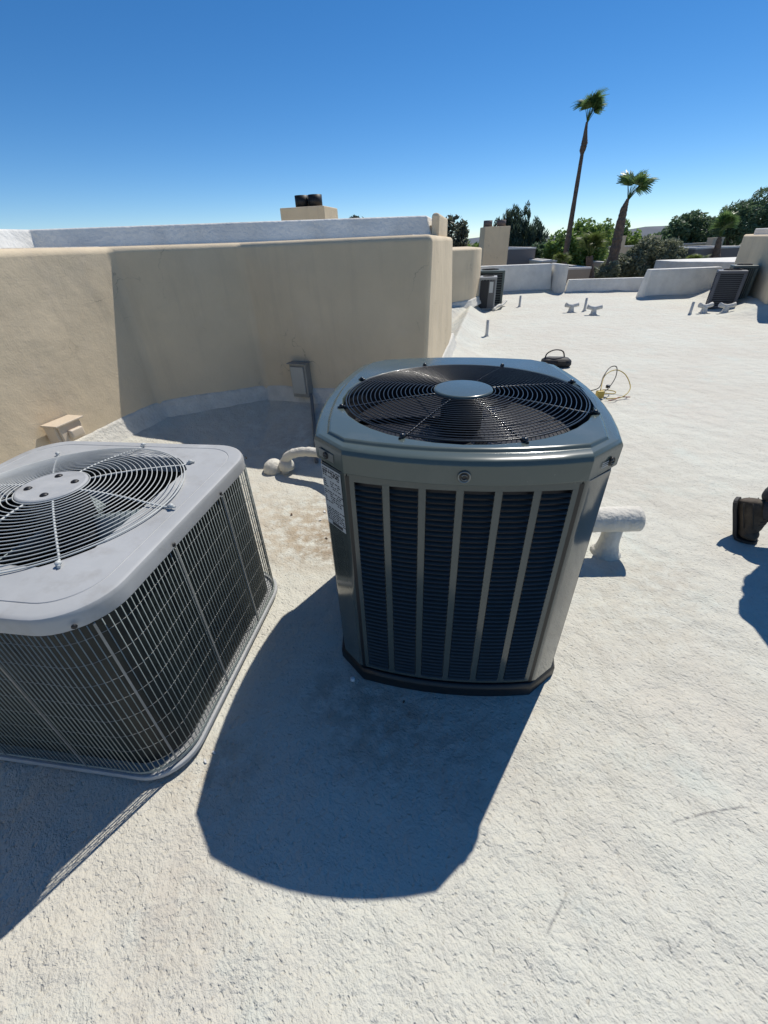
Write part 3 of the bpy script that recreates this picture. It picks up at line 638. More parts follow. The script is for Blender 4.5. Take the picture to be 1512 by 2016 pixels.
SP = [math.radians(d+8.5) for d in (12, 57, 102, 147, 192, 237, 282, 327)]
gd = guard(TR, GC[0], GC[1], 1.047, 1.062, .105, .412, 20, SP, .002, wire_black, hub_r=.095, post=.02, rr=.0017)
mb = MB(); mb.lathe([(.103, 1.056), (.103, 1.066), (.098, 1.070), (.02, 1.0715)], (GC[0], GC[1], 0), 48); mb.build('guard_hub', lid_paint, gd, .002)
def fan(parent, cx, cy, z, r, nb, m, seed=0, hub=.09, tw=.07, name='fan', span=50):
    f = MB(); f.lathe([(hub, z-.05), (hub, z+.01), (hub*.7, z+.02)], (cx, cy, 0), 24); root = f.build(name, motor_m, parent)
    for b in range(nb):
        a0 = 2*PI*b/nb+seed; vs = []
        for i in range(9):
            rr = hub*.8+(r-hub*.8)*i/8; wdt = math.radians(span)*(.75+.35*i/8)
            for k in range(7):
                t = k/6-.5; a = a0+wdt*t+.12*i/8; vs.append((cx+rr*math.cos(a), cy+rr*math.sin(a), z+tw*t*(1.1-.3*i/8)+.02*(t*t)))
        q = MB(); q.add(vs, [(i*7+k, i*7+k+1, (i+1)*7+k+1, (i+1)*7+k) for i in range(8) for k in range(6)], True); bl = q.build('fan_blade', m, root)
        sm = bl.modifiers.new('solid', 'SOLIDIFY'); sm.thickness = .003
    return root
fn = fan(TR, GC[0], GC[1], .90, .41, 3, fan_m, .5, tw=.09)
mb = MB(); mb.lathe([(.075, .93), (.075, 1.02), (.06, 1.03)], (GC[0], GC[1], 0), 32); mb.build('motor', motor_m, fn)
# inner floor and service plate
mb = MB(); mb.box((0, -.05, .30), (.7, .8, .02)); mb.build('compressor_deck', motor_m, TR)
mb = MB(); mb.lathe([(.12, .31), (.12, .55), (.09, .60), (.03, .62)], (.1, .05, 0), 24); mb.build('compressor', motor_m, TR)
# badges: round swirl emblem on the front of the cap, plates on the chamfers
def emblem(parent, c, nrm, r, m_ring, m_dot, name='round_emblem'):
    q = Vector(nrm).to_track_quat('Z', 'Y').to_matrix()
    g = MB(); g.lathe([(r, 0), (r, .003), (r*.86, .0045), (r*.80, .002), (r*.72, .002)], c, 28, M=q); e = g.build(name, m_ring, parent)
    g = MB(); g.lathe([(r*.74, .0), (r*.74, .0025)], c, 24, M=q); g.build('emblem_field', black_m, e)
    # two curved arrows circling
    for s in (0, PI):
        pts = []; k = 9
        for i in range(k):
            a = s+.25+2.3*i/(k-1); p = q @ Vector((r*.45*math.cos(a), r*.45*math.sin(a), .0042)); pts.append(p+Vector(c))
        g = MB(); g.tube(pts, [r*.13*(.35+.65*i/(k-1)) for i in range(k)], 6); g.build('emblem_arrow', m_dot, e)
    return e
fc = outline(CX, CY+.014, HX, HY+.008, BF+.014, BS+.018, 8, .0125)[4]
emblem(TR, (fc.x+.004, fc.y, .988), (0, -1, 0), .0175, chrome_m, chrome_m)
def on_chamfer(sx, sy, t, z, out):
    a = Vector((sx*CX, sy*CY)); b = Vector((sx*HX, sy*HY)); n = Vector((-(b-a).y*sx*sy, (b-a).x*sx*sy)); n = Vector((sx*abs(n.x), sy*abs(n.y))).normalized()
    p = a.lerp(b, t)+n*out; return Vector((p.x, p.y, z)), n
# label sticker on the left front chamfer
o, nn = on_chamfer(-1, -1, .5, .8, .008); tdir = Vector((-nn.y, nn.x, 0))   # towards +x along chamfer
Mx = Matrix((Vector((tdir.x, tdir.y, 0)), Vector((0, 0, 1)), Vector((nn.x, nn.y, 0)))).transposed()
def plate(c, wd, ht, th, m, name, parent): 
    g = MB(); g.box(c, (wd, ht, th), M=Mx); return g.build(name, m, parent)
LC = Vector((o.x+nn.x*.0022, o.y+nn.y*.0022, .835)); st = plate(LC, .100, .215, .0012, label_m, 'rating_label', TR)
rr_ = random.Random(4); g = MB()
for row in range(25):
    zz = .835+.1-row*.0078; x = -.045; 
    if row in (4, 9, 16, 17): continue
    while x < .042:
        wl = rr_.uniform(.003, .014); g.box(LC+Mx @ Vector((x+wl/2, zz-.835, .0009)), (wl, .0034 if row not in (1, 2) else .006, .0006), M=Mx); x += wl+rr_.uniform(.002, .006)
        if rr_.random() < .10: x += .02
for k in range(22): g.box(LC+Mx @ Vector((-.02+k*.0026, -.098, .0009)), (.0012 if k % 3 else .0018, .012, .0006), M=Mx)
g.build('label_print', ink_m, st)
o2, n2 = on_chamfer(-1, -1, .5, .99, .0185); Mb = Mx
g = MB(); g.box((o2.x-.0, o2.y, .990), (.075, .026, .003), M=Mx); bd = g.build('brand_badge', chrome_m, TR)
emblem(TR, (o2.x+nn.x*.001, o2.y+nn.y*.001, .990), (nn.x, nn.y, 0), .011, black_m, chrome_m, 'corner_emblem')
o3, n3 = on_chamfer(1, -1, .5, .99, .0185); t3 = Vector((-n3.y, n3.x, 0)); Mx3 = Matrix((t3, Vector((0, 0, 1)), Vector((n3.x, n3.y, 0)))).transposed()
g = MB()
for row in range(3):
    for k in range(5): g.box(Vector((o3.x, o3.y, .990+.006-row*.006))+Mx3 @ Vector((-.03+k*.006, 0, .001)), (.0045, .0022, .001), M=Mx3)
g.build('badge_print', label_m, TR)
emblem(TR, (o3.x+.013*t3.x, o3.y+.013*t3.y, .990), (n3.x, n3.y, 0), .013, black_m, chrome_m, 'corner_emblem')

# ------------------------------------------------------------------ the old light grey condenser
CA = empty('air_conditioner', (-1.131, 1.237, 0), math.radians(-9), 'old faded light grey condenser with wire grille sides and round fan guard', 'air conditioner')
def rrect(hx, hy, r, z, n=8, m=10):
    pts = []
    for cx_, cy_, a0 in ((hx-r, hy-r, 0), (-hx+r, hy-r, 90), (-hx+r, -hy+r, 180), (hx-r, -hy+r, 270)):
        for k in range(m+1):
            a = math.radians(a0+90*k/m); pts.append((cx_+r*math.cos(a), cy_+r*math.sin(a), z))
    return pts
HB = .505
mb = MB(); mb.loft([rrect(HB+.010, HB+.010, .15, .022), rrect(HB+.010, HB+.010, .15, .040), rrect(HB+.006, HB+.006, .148, .042)], True, True); mb.build('base_pan', grey_paint, CA, .003)
for x in (-.4, .4):
    for y in (-.4, .4):
        mb = MB(); mb.box((x, y, .0), (.09, .09, .05)); mb.build('foot', black_m, CA, .004)
mb = MB(); mb.loft([rrect(HB-.03, HB-.03, .14, .05), rrect(HB-.03, HB-.03, .14, .73)], False, False); mb.loft([rrect(HB-.05, HB-.05, .13, .71), rrect(HB-.05, HB-.05, .13, .05)], False, True); mb.build('coil', grey_coil, CA)
def perim(h, r, s):
    """point at arc length fraction along a rounded square, starting mid right going ccw"""
    L1 = 2*(h-r); Lc = PI/2*r; T = 4*(L1+Lc); d = (s % 1)*T
    d += L1/2+0  # start at right mid
    side = 0
    while True:
        if d <= L1: p = Vector((h, -L1/2+d)); n = Vector((1, 0)); break
        d -= L1
        if d <= Lc: a = d/r; p = Vector((h-r+r*math.cos(a), L1/2+r*math.sin(a))); n = Vector((math.cos(a), math.sin(a))); break
        d -= Lc; side += 1
    M_ = Matrix.Rotation(side*PI/2, 2); return M_ @ p, M_ @ n
# wire guard: horizontal wires, vertical wires, strips
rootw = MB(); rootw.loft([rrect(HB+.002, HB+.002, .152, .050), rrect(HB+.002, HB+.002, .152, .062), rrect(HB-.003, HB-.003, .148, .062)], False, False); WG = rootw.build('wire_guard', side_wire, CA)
for k in range(8):
    z = .10+k*.084; g = MB(); g.tube([(p.x, p.y, z) for p, _ in (perim(HB-.003, .15, i/120) for i in range(120))], .0010, 5, True); g.build('horizontal_wire', gal_m, WG)
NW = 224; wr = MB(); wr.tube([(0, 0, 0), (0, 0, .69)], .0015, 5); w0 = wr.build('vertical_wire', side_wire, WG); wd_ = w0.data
for i in range(NW):
    p, nrm = perim(HB, .152, i/NW)
    o = w0 if i == 0 else bpy.data.objects.new('vertical_wire', wd_)
    if i: COL.objects.link(o); o.parent = WG
    o.location = (p.x, p.y, .042)
for i in range(12):
    p, nrm = perim(HB+.002, .154, (i+.5)/12+.004); g = MB(); a = math.atan2(nrm.y, nrm.x)
    g.box((p.x, p.y, .39), (.004, .006, .68), a); g.build('guard_strip', gal_m, WG)
# lid
CG = (.0, .005); CR = .415
def lidloop(h, r, z): return rrect(h, h, r, z)
mb = MB(); loops = [lidloop(.492, .15, .735), lidloop(.506, .158, .733), lidloop(.508, .160, .772), lidloop(.503, .157, .785), lidloop(.493, .150, .790), lidloop(.458, .13, .790), lidloop(.4565, .129, .7875), lidloop(.4545, .128, .7875), lidloop(.453, .127, .790)]
mb.loft(loops); last = loops[-1]; ang2 = [math.atan2(p[1]-CG[1], p[0]-CG[0]) for p in last]
c2 = lambda r, z: [(CG[0]+r*math.cos(a), CG[1]+r*math.sin(a), z) for a in ang2]
mb.loft([last, c2(CR+.018, .795), c2(CR+.004, .797), c2(CR, .790), c2(CR-.002, .735)])
lid = mb.build('top_lid', grey_paint, CA, .003)
mb = MB(); mb.lathe([(CR-.003, .78), (CR-.006, .60)], (CG[0], CG[1], 0), 64); mb.f = mb.f[:-2]; mb.sm = mb.sm[:-2]; mb.build('fan_shroud', grey_coil, CA)
sp2 = [math.radians(a) for a in (-3, 42, 87, 132, 177, 222, 267, 312)]
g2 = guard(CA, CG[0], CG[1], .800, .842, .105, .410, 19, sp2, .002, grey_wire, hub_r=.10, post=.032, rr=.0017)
mb = MB(); mb.lathe([(.108, .838), (.108, .846), (.101, .850), (.085, .8485), (.01, .8490)], (CG[0], CG[1], 0), 48); hub2 = mb.build('guard_hub', grey_paint, g2, .002)
for k in range(4):
    a = math.radians(25+90*k); g = MB(); g.lathe([(.014, .8475), (.011, .852), (.005, .855)], (CG[0]+.070*math.cos(a), CG[1]+.070*math.sin(a), 0), 12)
    g.build('motor_bolt', motor_m, hub2)
f2 = fan(CA, CG[0], CG[1], .66, .38, 3, mat('pale_aluminium_blade', (.30, .36, .36), .4, metal=.3, vary=(6, .3)), 2.1, tw=.10, span=34)
mb = MB(); mb.lathe([(.085, .66), (.085, .80), (.06, .815)], (CG[0], CG[1], 0), 28); mb.build('motor', motor_m, f2)
for s in (.04, .12, .205, .30, .46, .54, .71, .79, .87, .96):
    p, nrm = perim(.5145, .16, s); g = MB(); q = Vector((nrm.x, nrm.y, 0)).to_track_quat('Z', 'Y').to_matrix()
    g.lathe([(.007, 0), (.007, .003), (.003, .005)], (p.x, p.y, .752), 8, M=q); g.build('lid_screw', motor_m, lid)

# ------------------------------------------------------------------ pipes, vents, boxes near the units
def bez(pts, n=8):
    """Catmull-Rom through the points"""
    P = [Vector(p) for p in pts]; P = [2*P[0]-P[1]]+P+[2*P[-1]-P[-2]]; out = []
    for i in range(1, len(P)-2):
        for k in range(n):
            t = k/n; a, b, c, d = P[i-1:i+3]
            out.append(.5*((2*b)+(c-a)*t+(2*a-5*b+4*c-d)*t*t+(3*b-a-3*c+d)*t**3))
    out.append(P[-2]); return out
def lumpy(pts, r, n=12, amp=.08, seed=0):
    rr = [r*(1+amp*noise.noise(Vector((i*.55, seed, 0)))) for i in range(len(pts))]; return MB().tube(pts, rr, n)
ls = lumpy(bez([(-.78, 2.93, -.02), (-.76, 2.92, .10), (-.69, 2.90, .17), (-.55, 2.86, .20), (-.38, 2.76, .20), (-.12, 2.4, .22), (.05, 2.0, .24)], 10), .036, 14, .16)
lo_ = ls.build('refrigerant_line', coat_foam, None, 0, 2, None, 'white foam coated refrigerant line arching from the roof into the dark condenser', 'pipe')
g = MB(); g.lathe([(.088, -.03), (.085, .02), (.070, .055), (.042, .078), (.008, .086)], (-.868, 2.965, .01), 20); g.build('foam_mound', coat_foam, lo_)
g = MB(); g.lathe([(.062, -.02), (.060, .02), (.045, .05), (.012, .064)], (-.755, 2.92, .06), 16); g.build('foam_collar', coat_foam, lo_)
def tvent(x, y, label, s=1, rz=0, L0=.13, L1=.16, m=coat_foam, r=.05, h=.2, group='T shaped white roof vents'):
    o = empty('roof_vent', (x, y, 0), rz, label, 'vent', group)
    g = MB(); g.lathe([(r*2.0, -.02), (r*1.35, .015), (r*1.08, .06), (r, .1), (r, h)], (0, 0, 0), 20); g.build('vent_pipe', m, o)
    g = MB(); k = 14; pts = [(-L0+(L0+L1)*i/k, 0, h) for i in range(k+1)]; rad = [r*(1.12+.10*noise.noise(Vector((i*.8, x*3, 0)))) for i in range(k+1)]
    g.tube(pts, rad, 18, caps=False); cap_ = g.build('vent_tee', m, o); sm = cap_.modifiers.new('solid', 'SOLIDIFY'); sm.thickness = .012
    return o
tvent(1.245, 1.79, 'large white coated T vent pipe just right of the dark condenser', 1, math.radians(-2), .2, .115, r=.050, h=.225)
far_vent = mat('white_vent_paint', (.62, .61, .58), .7, vary=(8, .15))
def bow_vent(x, y, label, rz):
    o = empty('roof_vent', (x, y, 0), rz, label, 'vent', 'T shaped white roof vents'); o.scale = (.82, .82, .9)
    g = MB(); g.lathe([(.12, 0), (.08, .03), (.065, .12), (.075, .16)], (0, 0, 0), 14); g.build('vent_pipe', far_vent, o)
    g = MB(); g.tube([(-.19, 0, .19), (-.1, 0, .165), (0, 0, .155), (.1, 0, .165), (.19, 0, .19)], [.055, .045, .042, .045, .055], 12); g.build('vent_tee', far_vent, o)
bow_vent(4.62, 10.65, 'low T shaped roof vent left of the thin white pole', .1); bow_vent(4.93, 10.15, 'T shaped roof vent right of the thin white pole', -.2)
bow_vent(7.2, 9.8, 'left T shaped roof vent in front of the dark condenser at the right', .15); bow_vent(7.6, 9.7, 'right T shaped roof vent in front of the dark condenser at the right', -.15)
for x, y, h, lb in ((2.04, 8.15, .28, 'white stub pipe nearest, standing alone beside the wall foot'), (3.77, 11.9, .27, 'white stub pipe in front of the tall far parapet'), (5.01, 10.8, .28, 'white stub pipe between the two middle T vents'), (6.84, 9.7, .25, 'white stub pipe left of the right pair of T vents')):
    g = MB(); g.lathe([(.06, -.01), (.035, .02), (.028, .05), (.028, h), (.022, h), (.021, h-.03)], (0, 0, 0), 12); o = g.build('stub_pipe', far_vent, None, 0, 2, None, lb, 'pipe', 'thin white stub pipes on the roof'); o.location = (x, y, 0)
# electrical disconnect on the shaded wall
wdir = Vector((1.54, -.58, 0)).normalized(); wang = math.atan2(wdir.y, wdir.x)
o = empty('disconnect_box', (-.735, 3.975, .29), wang, 'grey electrical disconnect box with a hinged cover on the shaded stucco wall', 'electrical box')
g = MB(); g.box((0, .0, .155), (.17, .10, .31)); g.build('box_body', gal_m, o, .006)
g = MB(); g.box((-.006, -.058, .160), (.135, .012, .25)); g.build('cover', mat('sun_faded_grey_cover', (.42, .425, .39), .5, vary=(6, .12)), o, .004)
g = MB(); g.box((0, -.015, .314), (.195, .125, .006)); g.build('rain_hood', gal_m, o, .002)
Ri = Matrix.Rotation(-wang, 3, 'Z'); cp = []
for t in (0, .15, .3, .45, .6, .8, 1, 1.3):
    x_, y_ = -.655+.09*t, 3.91-.66*t; cp.append(Ri @ (Vector((x_, y_, max(roof_z(x_, y_)+.02, .30-.6*t)))-Vector((-.735, 3.975, .29))))
g = MB(); g.tube(bez([(.065, 0, .02)]+cp, 5), .016, 10); g.build('conduit', conduit_m, o)
# ivory outlet box low on the sunlit wall
d = Vector((A1[0]-A0[0], A1[1]-A0[1], 0)).normalized(); ang_ = math.atan2(d.y, d.x)
o = empty('outlet_box', (-2.20, 2.70, .50), ang_, 'ivory weatherproof outlet box low on the sunlit stucco wall', 'electrical box')
g = MB(); g.box((0, -.045, 0), (.20, .09, .13)); g.build('box_body', ivory_m, o, .006)
g = MB(); g.box((0, -.100, .01), (.165, .02, .12)); g.build('cover', ivory_m, o, .006)
g = MB(); g.box((.01, -.125, -.005), (.10, .035, .06)); g.build('cover_latch', ivory_m, o, .012)
g = MB(); g.box((0, -.06, .072), (.215, .13, .012)); g.build('rain_hood', ivory_m, o, .003)

# loose things on the roof
g = MB(); g.lathe([(.011, 0), (.011, .010), (.008, .013), (.001, .014)], (0, 0, 0), 14); o = g.build('end_cap', white_plastic, None, 0, 2, None, 'small shiny white cap lying by the foot of the dark condenser', 'cap'); o.location = (-.155, 1.035, .002)
leaf_dry = mat('dry_leaf', (.10, .06, .035), .8)
DB = [(-.62, 2.30, 'dark dry leaf left of the dark condenser', leaf_dry, .018), (-.36, 2.02, 'dry twig scrap near the rusty stain', leaf_dry, .012), (-.40, 2.32, 'white paint chip near the rusty stain', white_plastic, .016), (-.42, 2.22, 'small white paint flake near the rusty stain', white_plastic, .011),
      (-.66, .735, 'white paint chip by the front corner of the grey condenser', white_plastic, .011), (-.64, .765, 'small white flake by the base of the grey condenser', white_plastic, .008), (.05, .93, 'tiny scrap of wire insulation in front of the dark condenser', leaf_dry, .008), (-.28, 2.05, 'small dark twig by the left side of the dark condenser', leaf_dry, .014)]
for x, y, lb, m, s in DB:
    g = MB(); a = rnd.uniform(0, 6); pts = [(s*math.cos(a+k*PI/3)*rnd.uniform(.6, 1.2), s*.55*math.sin(a+k*PI/3)*rnd.uniform(.6, 1.2)) for k in range(6)]
    g.loft([[(p[0], p[1], .001) for p in pts], [(p[0]*.9, p[1]*.9, .005+.003*rnd.random()) for p in pts]], True, True)
    o = g.build('debris_scrap', m, None, 0, 2, None, lb, 'debris'); o.location = (x, y, roof_z(x, y)); o.rotation_euler = (0, 0, a)
g = MB(); g.tube(bez([(-.16, 1.75, .01), (-.20, 1.73, .05), (-.215, 1.70, .10), (-.19, 1.66, .13), (-.15, 1.64, .10)], 6), .006, 8); g.build('cable_loop', copper_dark, None, 0, 2, None, 'brown cable loop poking out behind the left side of the dark condenser', 'cable')

# tool bag
o = empty('tool_bag', (2.52, 5.95, 0), math.radians(-12), 'small black tool bag with a raised handle behind the dark condenser', 'tool bag')
g = MB(); L_ = []
for z, hx, hy in ((0, .19, .10), (.04, .215, .12), (.10, .21, .115), (.135, .17, .08), (.15, .12, .04)): L_.append([(p[0], p[1], z) for p in rrect(hx, hy, min(hx, hy)*.7, 0, m=5)])
g.loft(L_, True, True, True); bb = g.build('bag_body', bag_m, o)
g = MB(); g.tube(bez([(-.17, 0, .10), (-.15, 0, .20), (-.07, 0, .26), (.02, 0, .265), (.08, 0, .23), (.11, 0, .13)], 6), .010, 8); g.build('handle', bag_m, o)
g = MB(); g.box((.06, -.118, .08), (.12, .02, .07)); g.build('front_pocket', bag_m, o, .008); o.scale = (.92, .92, .8); o.location = (2.47, 5.85, 0)
# gauge hoses in loops
GH = empty('gauge_hose_set', (2.44, 4.45, 0), 0, 'tangle of yellow and black charging hoses looping on the roof right of the dark condenser', 'hoses')
for nm, m, pts in (('hose', hose_k, [(-.25, .1, .05), (-.05, .0, .12), (.08, .18, .22), (.22, .32, .30), (.32, .33, .30), (.27, .20, .2), (.1, .02, .1), (-.02, -.03, .07)]),
                   ('hose', hose_y, [(-.02, -.02, .10), (.12, .22, .22), (.30, .30, .27), (.42, .22, .22), (.42, .02, .10), (.25, -.12, .03), (.02, -.14, .02)]),
                   ('hose', hose_y, [(0, 0, .06), (.16, -.06, .06), (.18, -.02, .08), (.06, .06, .08), (-.05, .02, .05)]),
                   ('hose', hose_r, [(.02, -.22, .02), (.12, -.2, .03), (.22, -.12, .03), (.38, -.10, .02)])):
    g = MB(); g.tube(bez(pts, 8), .0065, 8); g.build(nm, m, GH)
g = MB(); g.box((-.02, -.03, .05), (.10, .07, .09)); g.build('gauge_manifold', hose_y, GH, .01)
g = MB(); g.lathe([(.03, 0), (.03, .03), (.02, .035)], (.13, .08, .10), 14); g.build('gauge', black_m, GH); GH.scale = (.78, .78, .85)

# ------------------------------------------------------------------ far condensers
far_dark = mat('dark_green_unit_paint', (.12, .15, .135), .4, vary=(5, .2)); far_grey = mat('grey_unit_paint', (.33, .34, .34), .5, vary=(5, .15)); far_black = mat('dark_unit_coil', (.02, .021, .024), .6)
def far_unit(x, y, rz, wx, wy, h, pm, label, slats=10, rib='v'):
    o = empty('air_conditioner', (x, y, 0), rz, label, 'air conditioner', 'far condensers on the roof')
    g = MB(); g.box((0, 0, h/2), (wx-.06, wy-.06, h-.1)); g.build('coil', far_black, o)
    g = MB(); g.box((0, 0, .035), (wx, wy, .05)); g.build('base_pan', pm, o, .008)
    g = MB(); g.box((0, 0, h-.03), (wx, wy, .06)); tp = g.build('top_lid', pm, o, .012)
    for sx in (-1, 1):
        for sy in (-1, 1):
            g = MB(); g.box((sx*(wx/2-.03), sy*(wy/2-.03), h/2), (.06, .06, h-.12)); g.build('corner_post', pm, o, .004)
    for k in range(slats):
        t = (k+.5)/slats-.5
        for s in (-1, 1):
            if rib == 'v':
                g = MB(); g.box((t*(wx-.12), s*(wy/2-.018), h/2), (.018, .02, h-.12)); g.build('rib', pm, o)
                g = MB(); g.box((s*(wx/2-.018), t*(wy-.12), h/2), (.02, .018, h-.12)); g.build('rib', pm, o)
            else:
                zz = h/2+t*(h-.14)
                g = MB(); g.box((0, s*(wy/2-.018), zz), (wx-.12, .02, .012)); g.build('rib', pm, o)
                g = MB(); g.box((s*(wx/2-.018), 0, zz), (.02, wy-.12, .012)); g.build('rib', pm, o)
    g = MB(); g.tube([(.3*wx*math.cos(2*PI*k/24), .3*wx*math.sin(2*PI*k/24), h+.012) for k in range(24)], .012, 6, True); g.build('fan_guard', far_black, tp)
    return o
u1 = far_unit(3.12, 12.75, math.radians(-10), .72, .8, .83, far_dark, 'dark green far condenser behind the grey one, beside the second tan wall', 12, 'h')
u2 = far_unit(2.86, 11.8, math.radians(-14), .42, .6, .74, far_grey, 'grey far condenser with an open dark side and a white sticker', 4, 'v')
g = MB(); g.box((.09, -.307, .52), (.09, .004, .24)); g.build('sticker', label_m, u2)
g = MB(); g.box((-.08, -.303, .36), (.20, .006, .62)); g.build('open_side', far_black, u2)
g = MB(); g.box((.10, -.302, .36), (.15, .005, .62)); g.build('access_panel', mat('dull_grey_panel', (.13, .13, .13), .6), u2)
for k, (dx, dy) in enumerate(((.35, -.65), (.5, -.3))):
    g = lumpy(bez([(2.95, 11.35+k*.1, .03), (3.15+k*.05, 11.6, .10), (3.3, 11.9, .05), (3.42+k*.08, 12.2, .13)], 8), .03, 8, .2, k)
    g.build('conduit_run', coat_foam, None, 0, 2, None, ['nearer white coated pipe run at the foot of the far grey condenser', 'farther white coated pipe run at the foot of the far green condenser'][k], 'pipe')
far_unit(8.08, 10.55, math.radians(-32), .54, .5, .76, mat('charcoal_unit_paint', (.10, .105, .125), .45, vary=(4, .2)), 'charcoal condenser behind the right pair of T vents', 16, 'h')
far_unit(8.47, 10.75, math.radians(-28), .46, .5, .84, far_dark, 'green ribbed condenser right of the charcoal one, against the right tan wall', 9, 'v')

# ------------------------------------------------------------------ the person at the right edge (boot and trouser cuff in view, the rest beyond the frame)
PM = {'pants': mat('charcoal_work_trousers', (.035, .038, .048), .85, bump=[(25, .5, .01), (200, .3, .001)]), 'shirt': mat('grey_work_shirt', (.10, .11, .13), .9, bump=(20, .5, .01)),
      'skin': mat('skin', (.42, .24, .16), .55), 'boot': mat('brown_hiking_boot', (.10, .075, .05), .75, bump=[(60, .6, .004)], vary=(18, .5), col2=(.045, .033, .022)), 'sole': mat('dark_rubber_sole', (.03, .028, .026), .7), 'cap': mat('black_cap', (.02, .02, .022), .8)}
def skin(name, verts, edges, radii, m, parent, sub=2, root=0):
    me = bpy.data.meshes.new(name); me.from_pydata([tuple(v) for v in verts], edges, []); o = bpy.data.objects.new(name, me); COL.objects.link(o); o.parent = parent
    o.modifiers.new('skin', 'SKIN').use_smooth_shade = True
    sv = me.skin_vertices[0].data if me.skin_vertices else None
    if sv is None:
        bm = bmesh.new(); bm.from_mesh(me); bm.verts.layers.skin.verify(); bm.to_mesh(me); bm.free(); sv = me.skin_vertices[0].data
    for i, r in enumerate(radii): sv[i].radius = (r, r) if not isinstance(r, tuple) else r
    for v in sv: v.use_root = False
    sv[root].use_root = True
    s = o.modifiers.new('sub', 'SUBSURF'); s.levels = sub; s.render_levels = sub
    me.materials.append(m); return o
def chain(pts): return [(i, i+1) for i in range(len(pts)-1)]
PE = empty('person', (2.45, 1.9, 0), 0, 'person stepping out of frame at the right edge in dark trousers and brown hiking boots', 'person')
off = Vector((2.45, 1.9, 0)); W_ = lambda *p: Vector(p)-off
# body: one continuous figure. pelvis root
V = [W_(2.30, 1.90, .93), W_(2.31, 1.90, 1.08), W_(2.36, 1.90, 1.28), W_(2.42, 1.90, 1.43), W_(2.46, 1.90, 1.50), W_(2.50, 1.90, 1.56), W_(2.54, 1.90, 1.66), W_(2.55, 1.90, 1.75),
     W_(2.31, 1.98, .88), W_(2.47, 1.94, .50), W_(2.10, 1.85, .235), W_(2.33, 1.80, .88), W_(2.62, 1.78, .50), W_(2.62, 1.78, .12),
     W_(2.40, 2.09, 1.41), W_(2.36, 2.16, 1.15), W_(2.56, 2.14, 1.02), W_(2.63, 2.12, 1.0),
     W_(2.40, 1.71, 1.41), W_(2.42, 1.64, 1.18), W_(2.63, 1.64, 1.10), W_(2.70, 1.64, 1.10)]
E_ = [(0, 1), (1, 2), (2, 3), (3, 4), (4, 5), (5, 6), (6, 7), (0, 8), (8, 9), (9, 10), (0, 11), (11, 12), (12, 13), (3, 14), (14, 15), (15, 16), (16, 17), (3, 18), (18, 19), (19, 20), (20, 21)]
Rd = [(.13, .17), (.12, .15), (.13, .17), (.11, .16), .055, .055, (.085, .095), .07, .10, .068, .045, .10, .068, .045, .06, .05, .038, .03, .06, .05, .038, .03]
skin('body', V, E_, Rd, PM['skin'], PE)
skin('trousers', [V[1]-Vector((0, 0, .03)), V[0], V[8], V[9], V[9].lerp(V[10], .5), V[10], V[11], V[12], V[12].lerp(V[13], .5), V[13]+Vector((0, 0, .02))], [(0, 1), (1, 2), (2, 3), (3, 4), (4, 5), (1, 6), (6, 7), (7, 8), (8, 9)], [(.14, .175), (.15, .19), .12, .088, .080, .084, .12, .088, .078, .08], PM['pants'], PE, root=1)
skin('shirt', [V[0]+Vector((0, 0, .02)), V[1], V[2], V[3], V[4]-Vector((0, 0, .02)), V[14], V[15]+Vector((0, 0, .06)), V[18], V[19]+Vector((0, 0, .06))], [(0, 1), (1, 2), (2, 3), (3, 4), (3, 5), (5, 6), (3, 7), (7, 8)], [(.15, .19), (.145, .18), (.15, .19), (.13, .18), .075, .078, .068, .078, .068], PM['shirt'], PE, root=2)
g = MB(); c = V[7]+Vector((0, 0, .0)); g.lathe([(.105, -.02), (.108, .03), (.09, .075), (.05, .10), (.005, .105)], c, 20); g.box(c+Vector((.14, 0, -.01)), (.12, .15, .012)); g.build('cap', PM['cap'], PE)
for hnd, (i, j) in enumerate(((17, 16), (21, 20))):
    b0 = V[i]; dr = (V[i]-V[j]).normalized()
    g = MB(); g.tube([b0-dr*.01, b0+dr*.05, b0+dr*.09], [.026, .034, .028], 10); hd = g.build('hand', PM['skin'], PE)
    for k in range(4):
        s0 = b0+dr*.09+Vector((0, (k-1.5)*.018, 0)); l = (.065, .075, .07, .055)[k]
        g = MB(); g.tube([s0-dr*.02, s0+dr*l*.5, s0+dr*l*.85+Vector((-.012, 0, -.005)), s0+dr*l+Vector((-.03, 0, -.01))], [.0095, .009, .0085, .006], 8); g.build('finger', PM['skin'], hd)
    g = MB(); s0 = b0+dr*.03; g.tube([s0, s0+dr*.03+Vector((.03, .0, 0)), s0+dr*.06+Vector((.035, 0, 0))], [.012, .011, .008], 8); g.build('thumb', PM['skin'], hd)
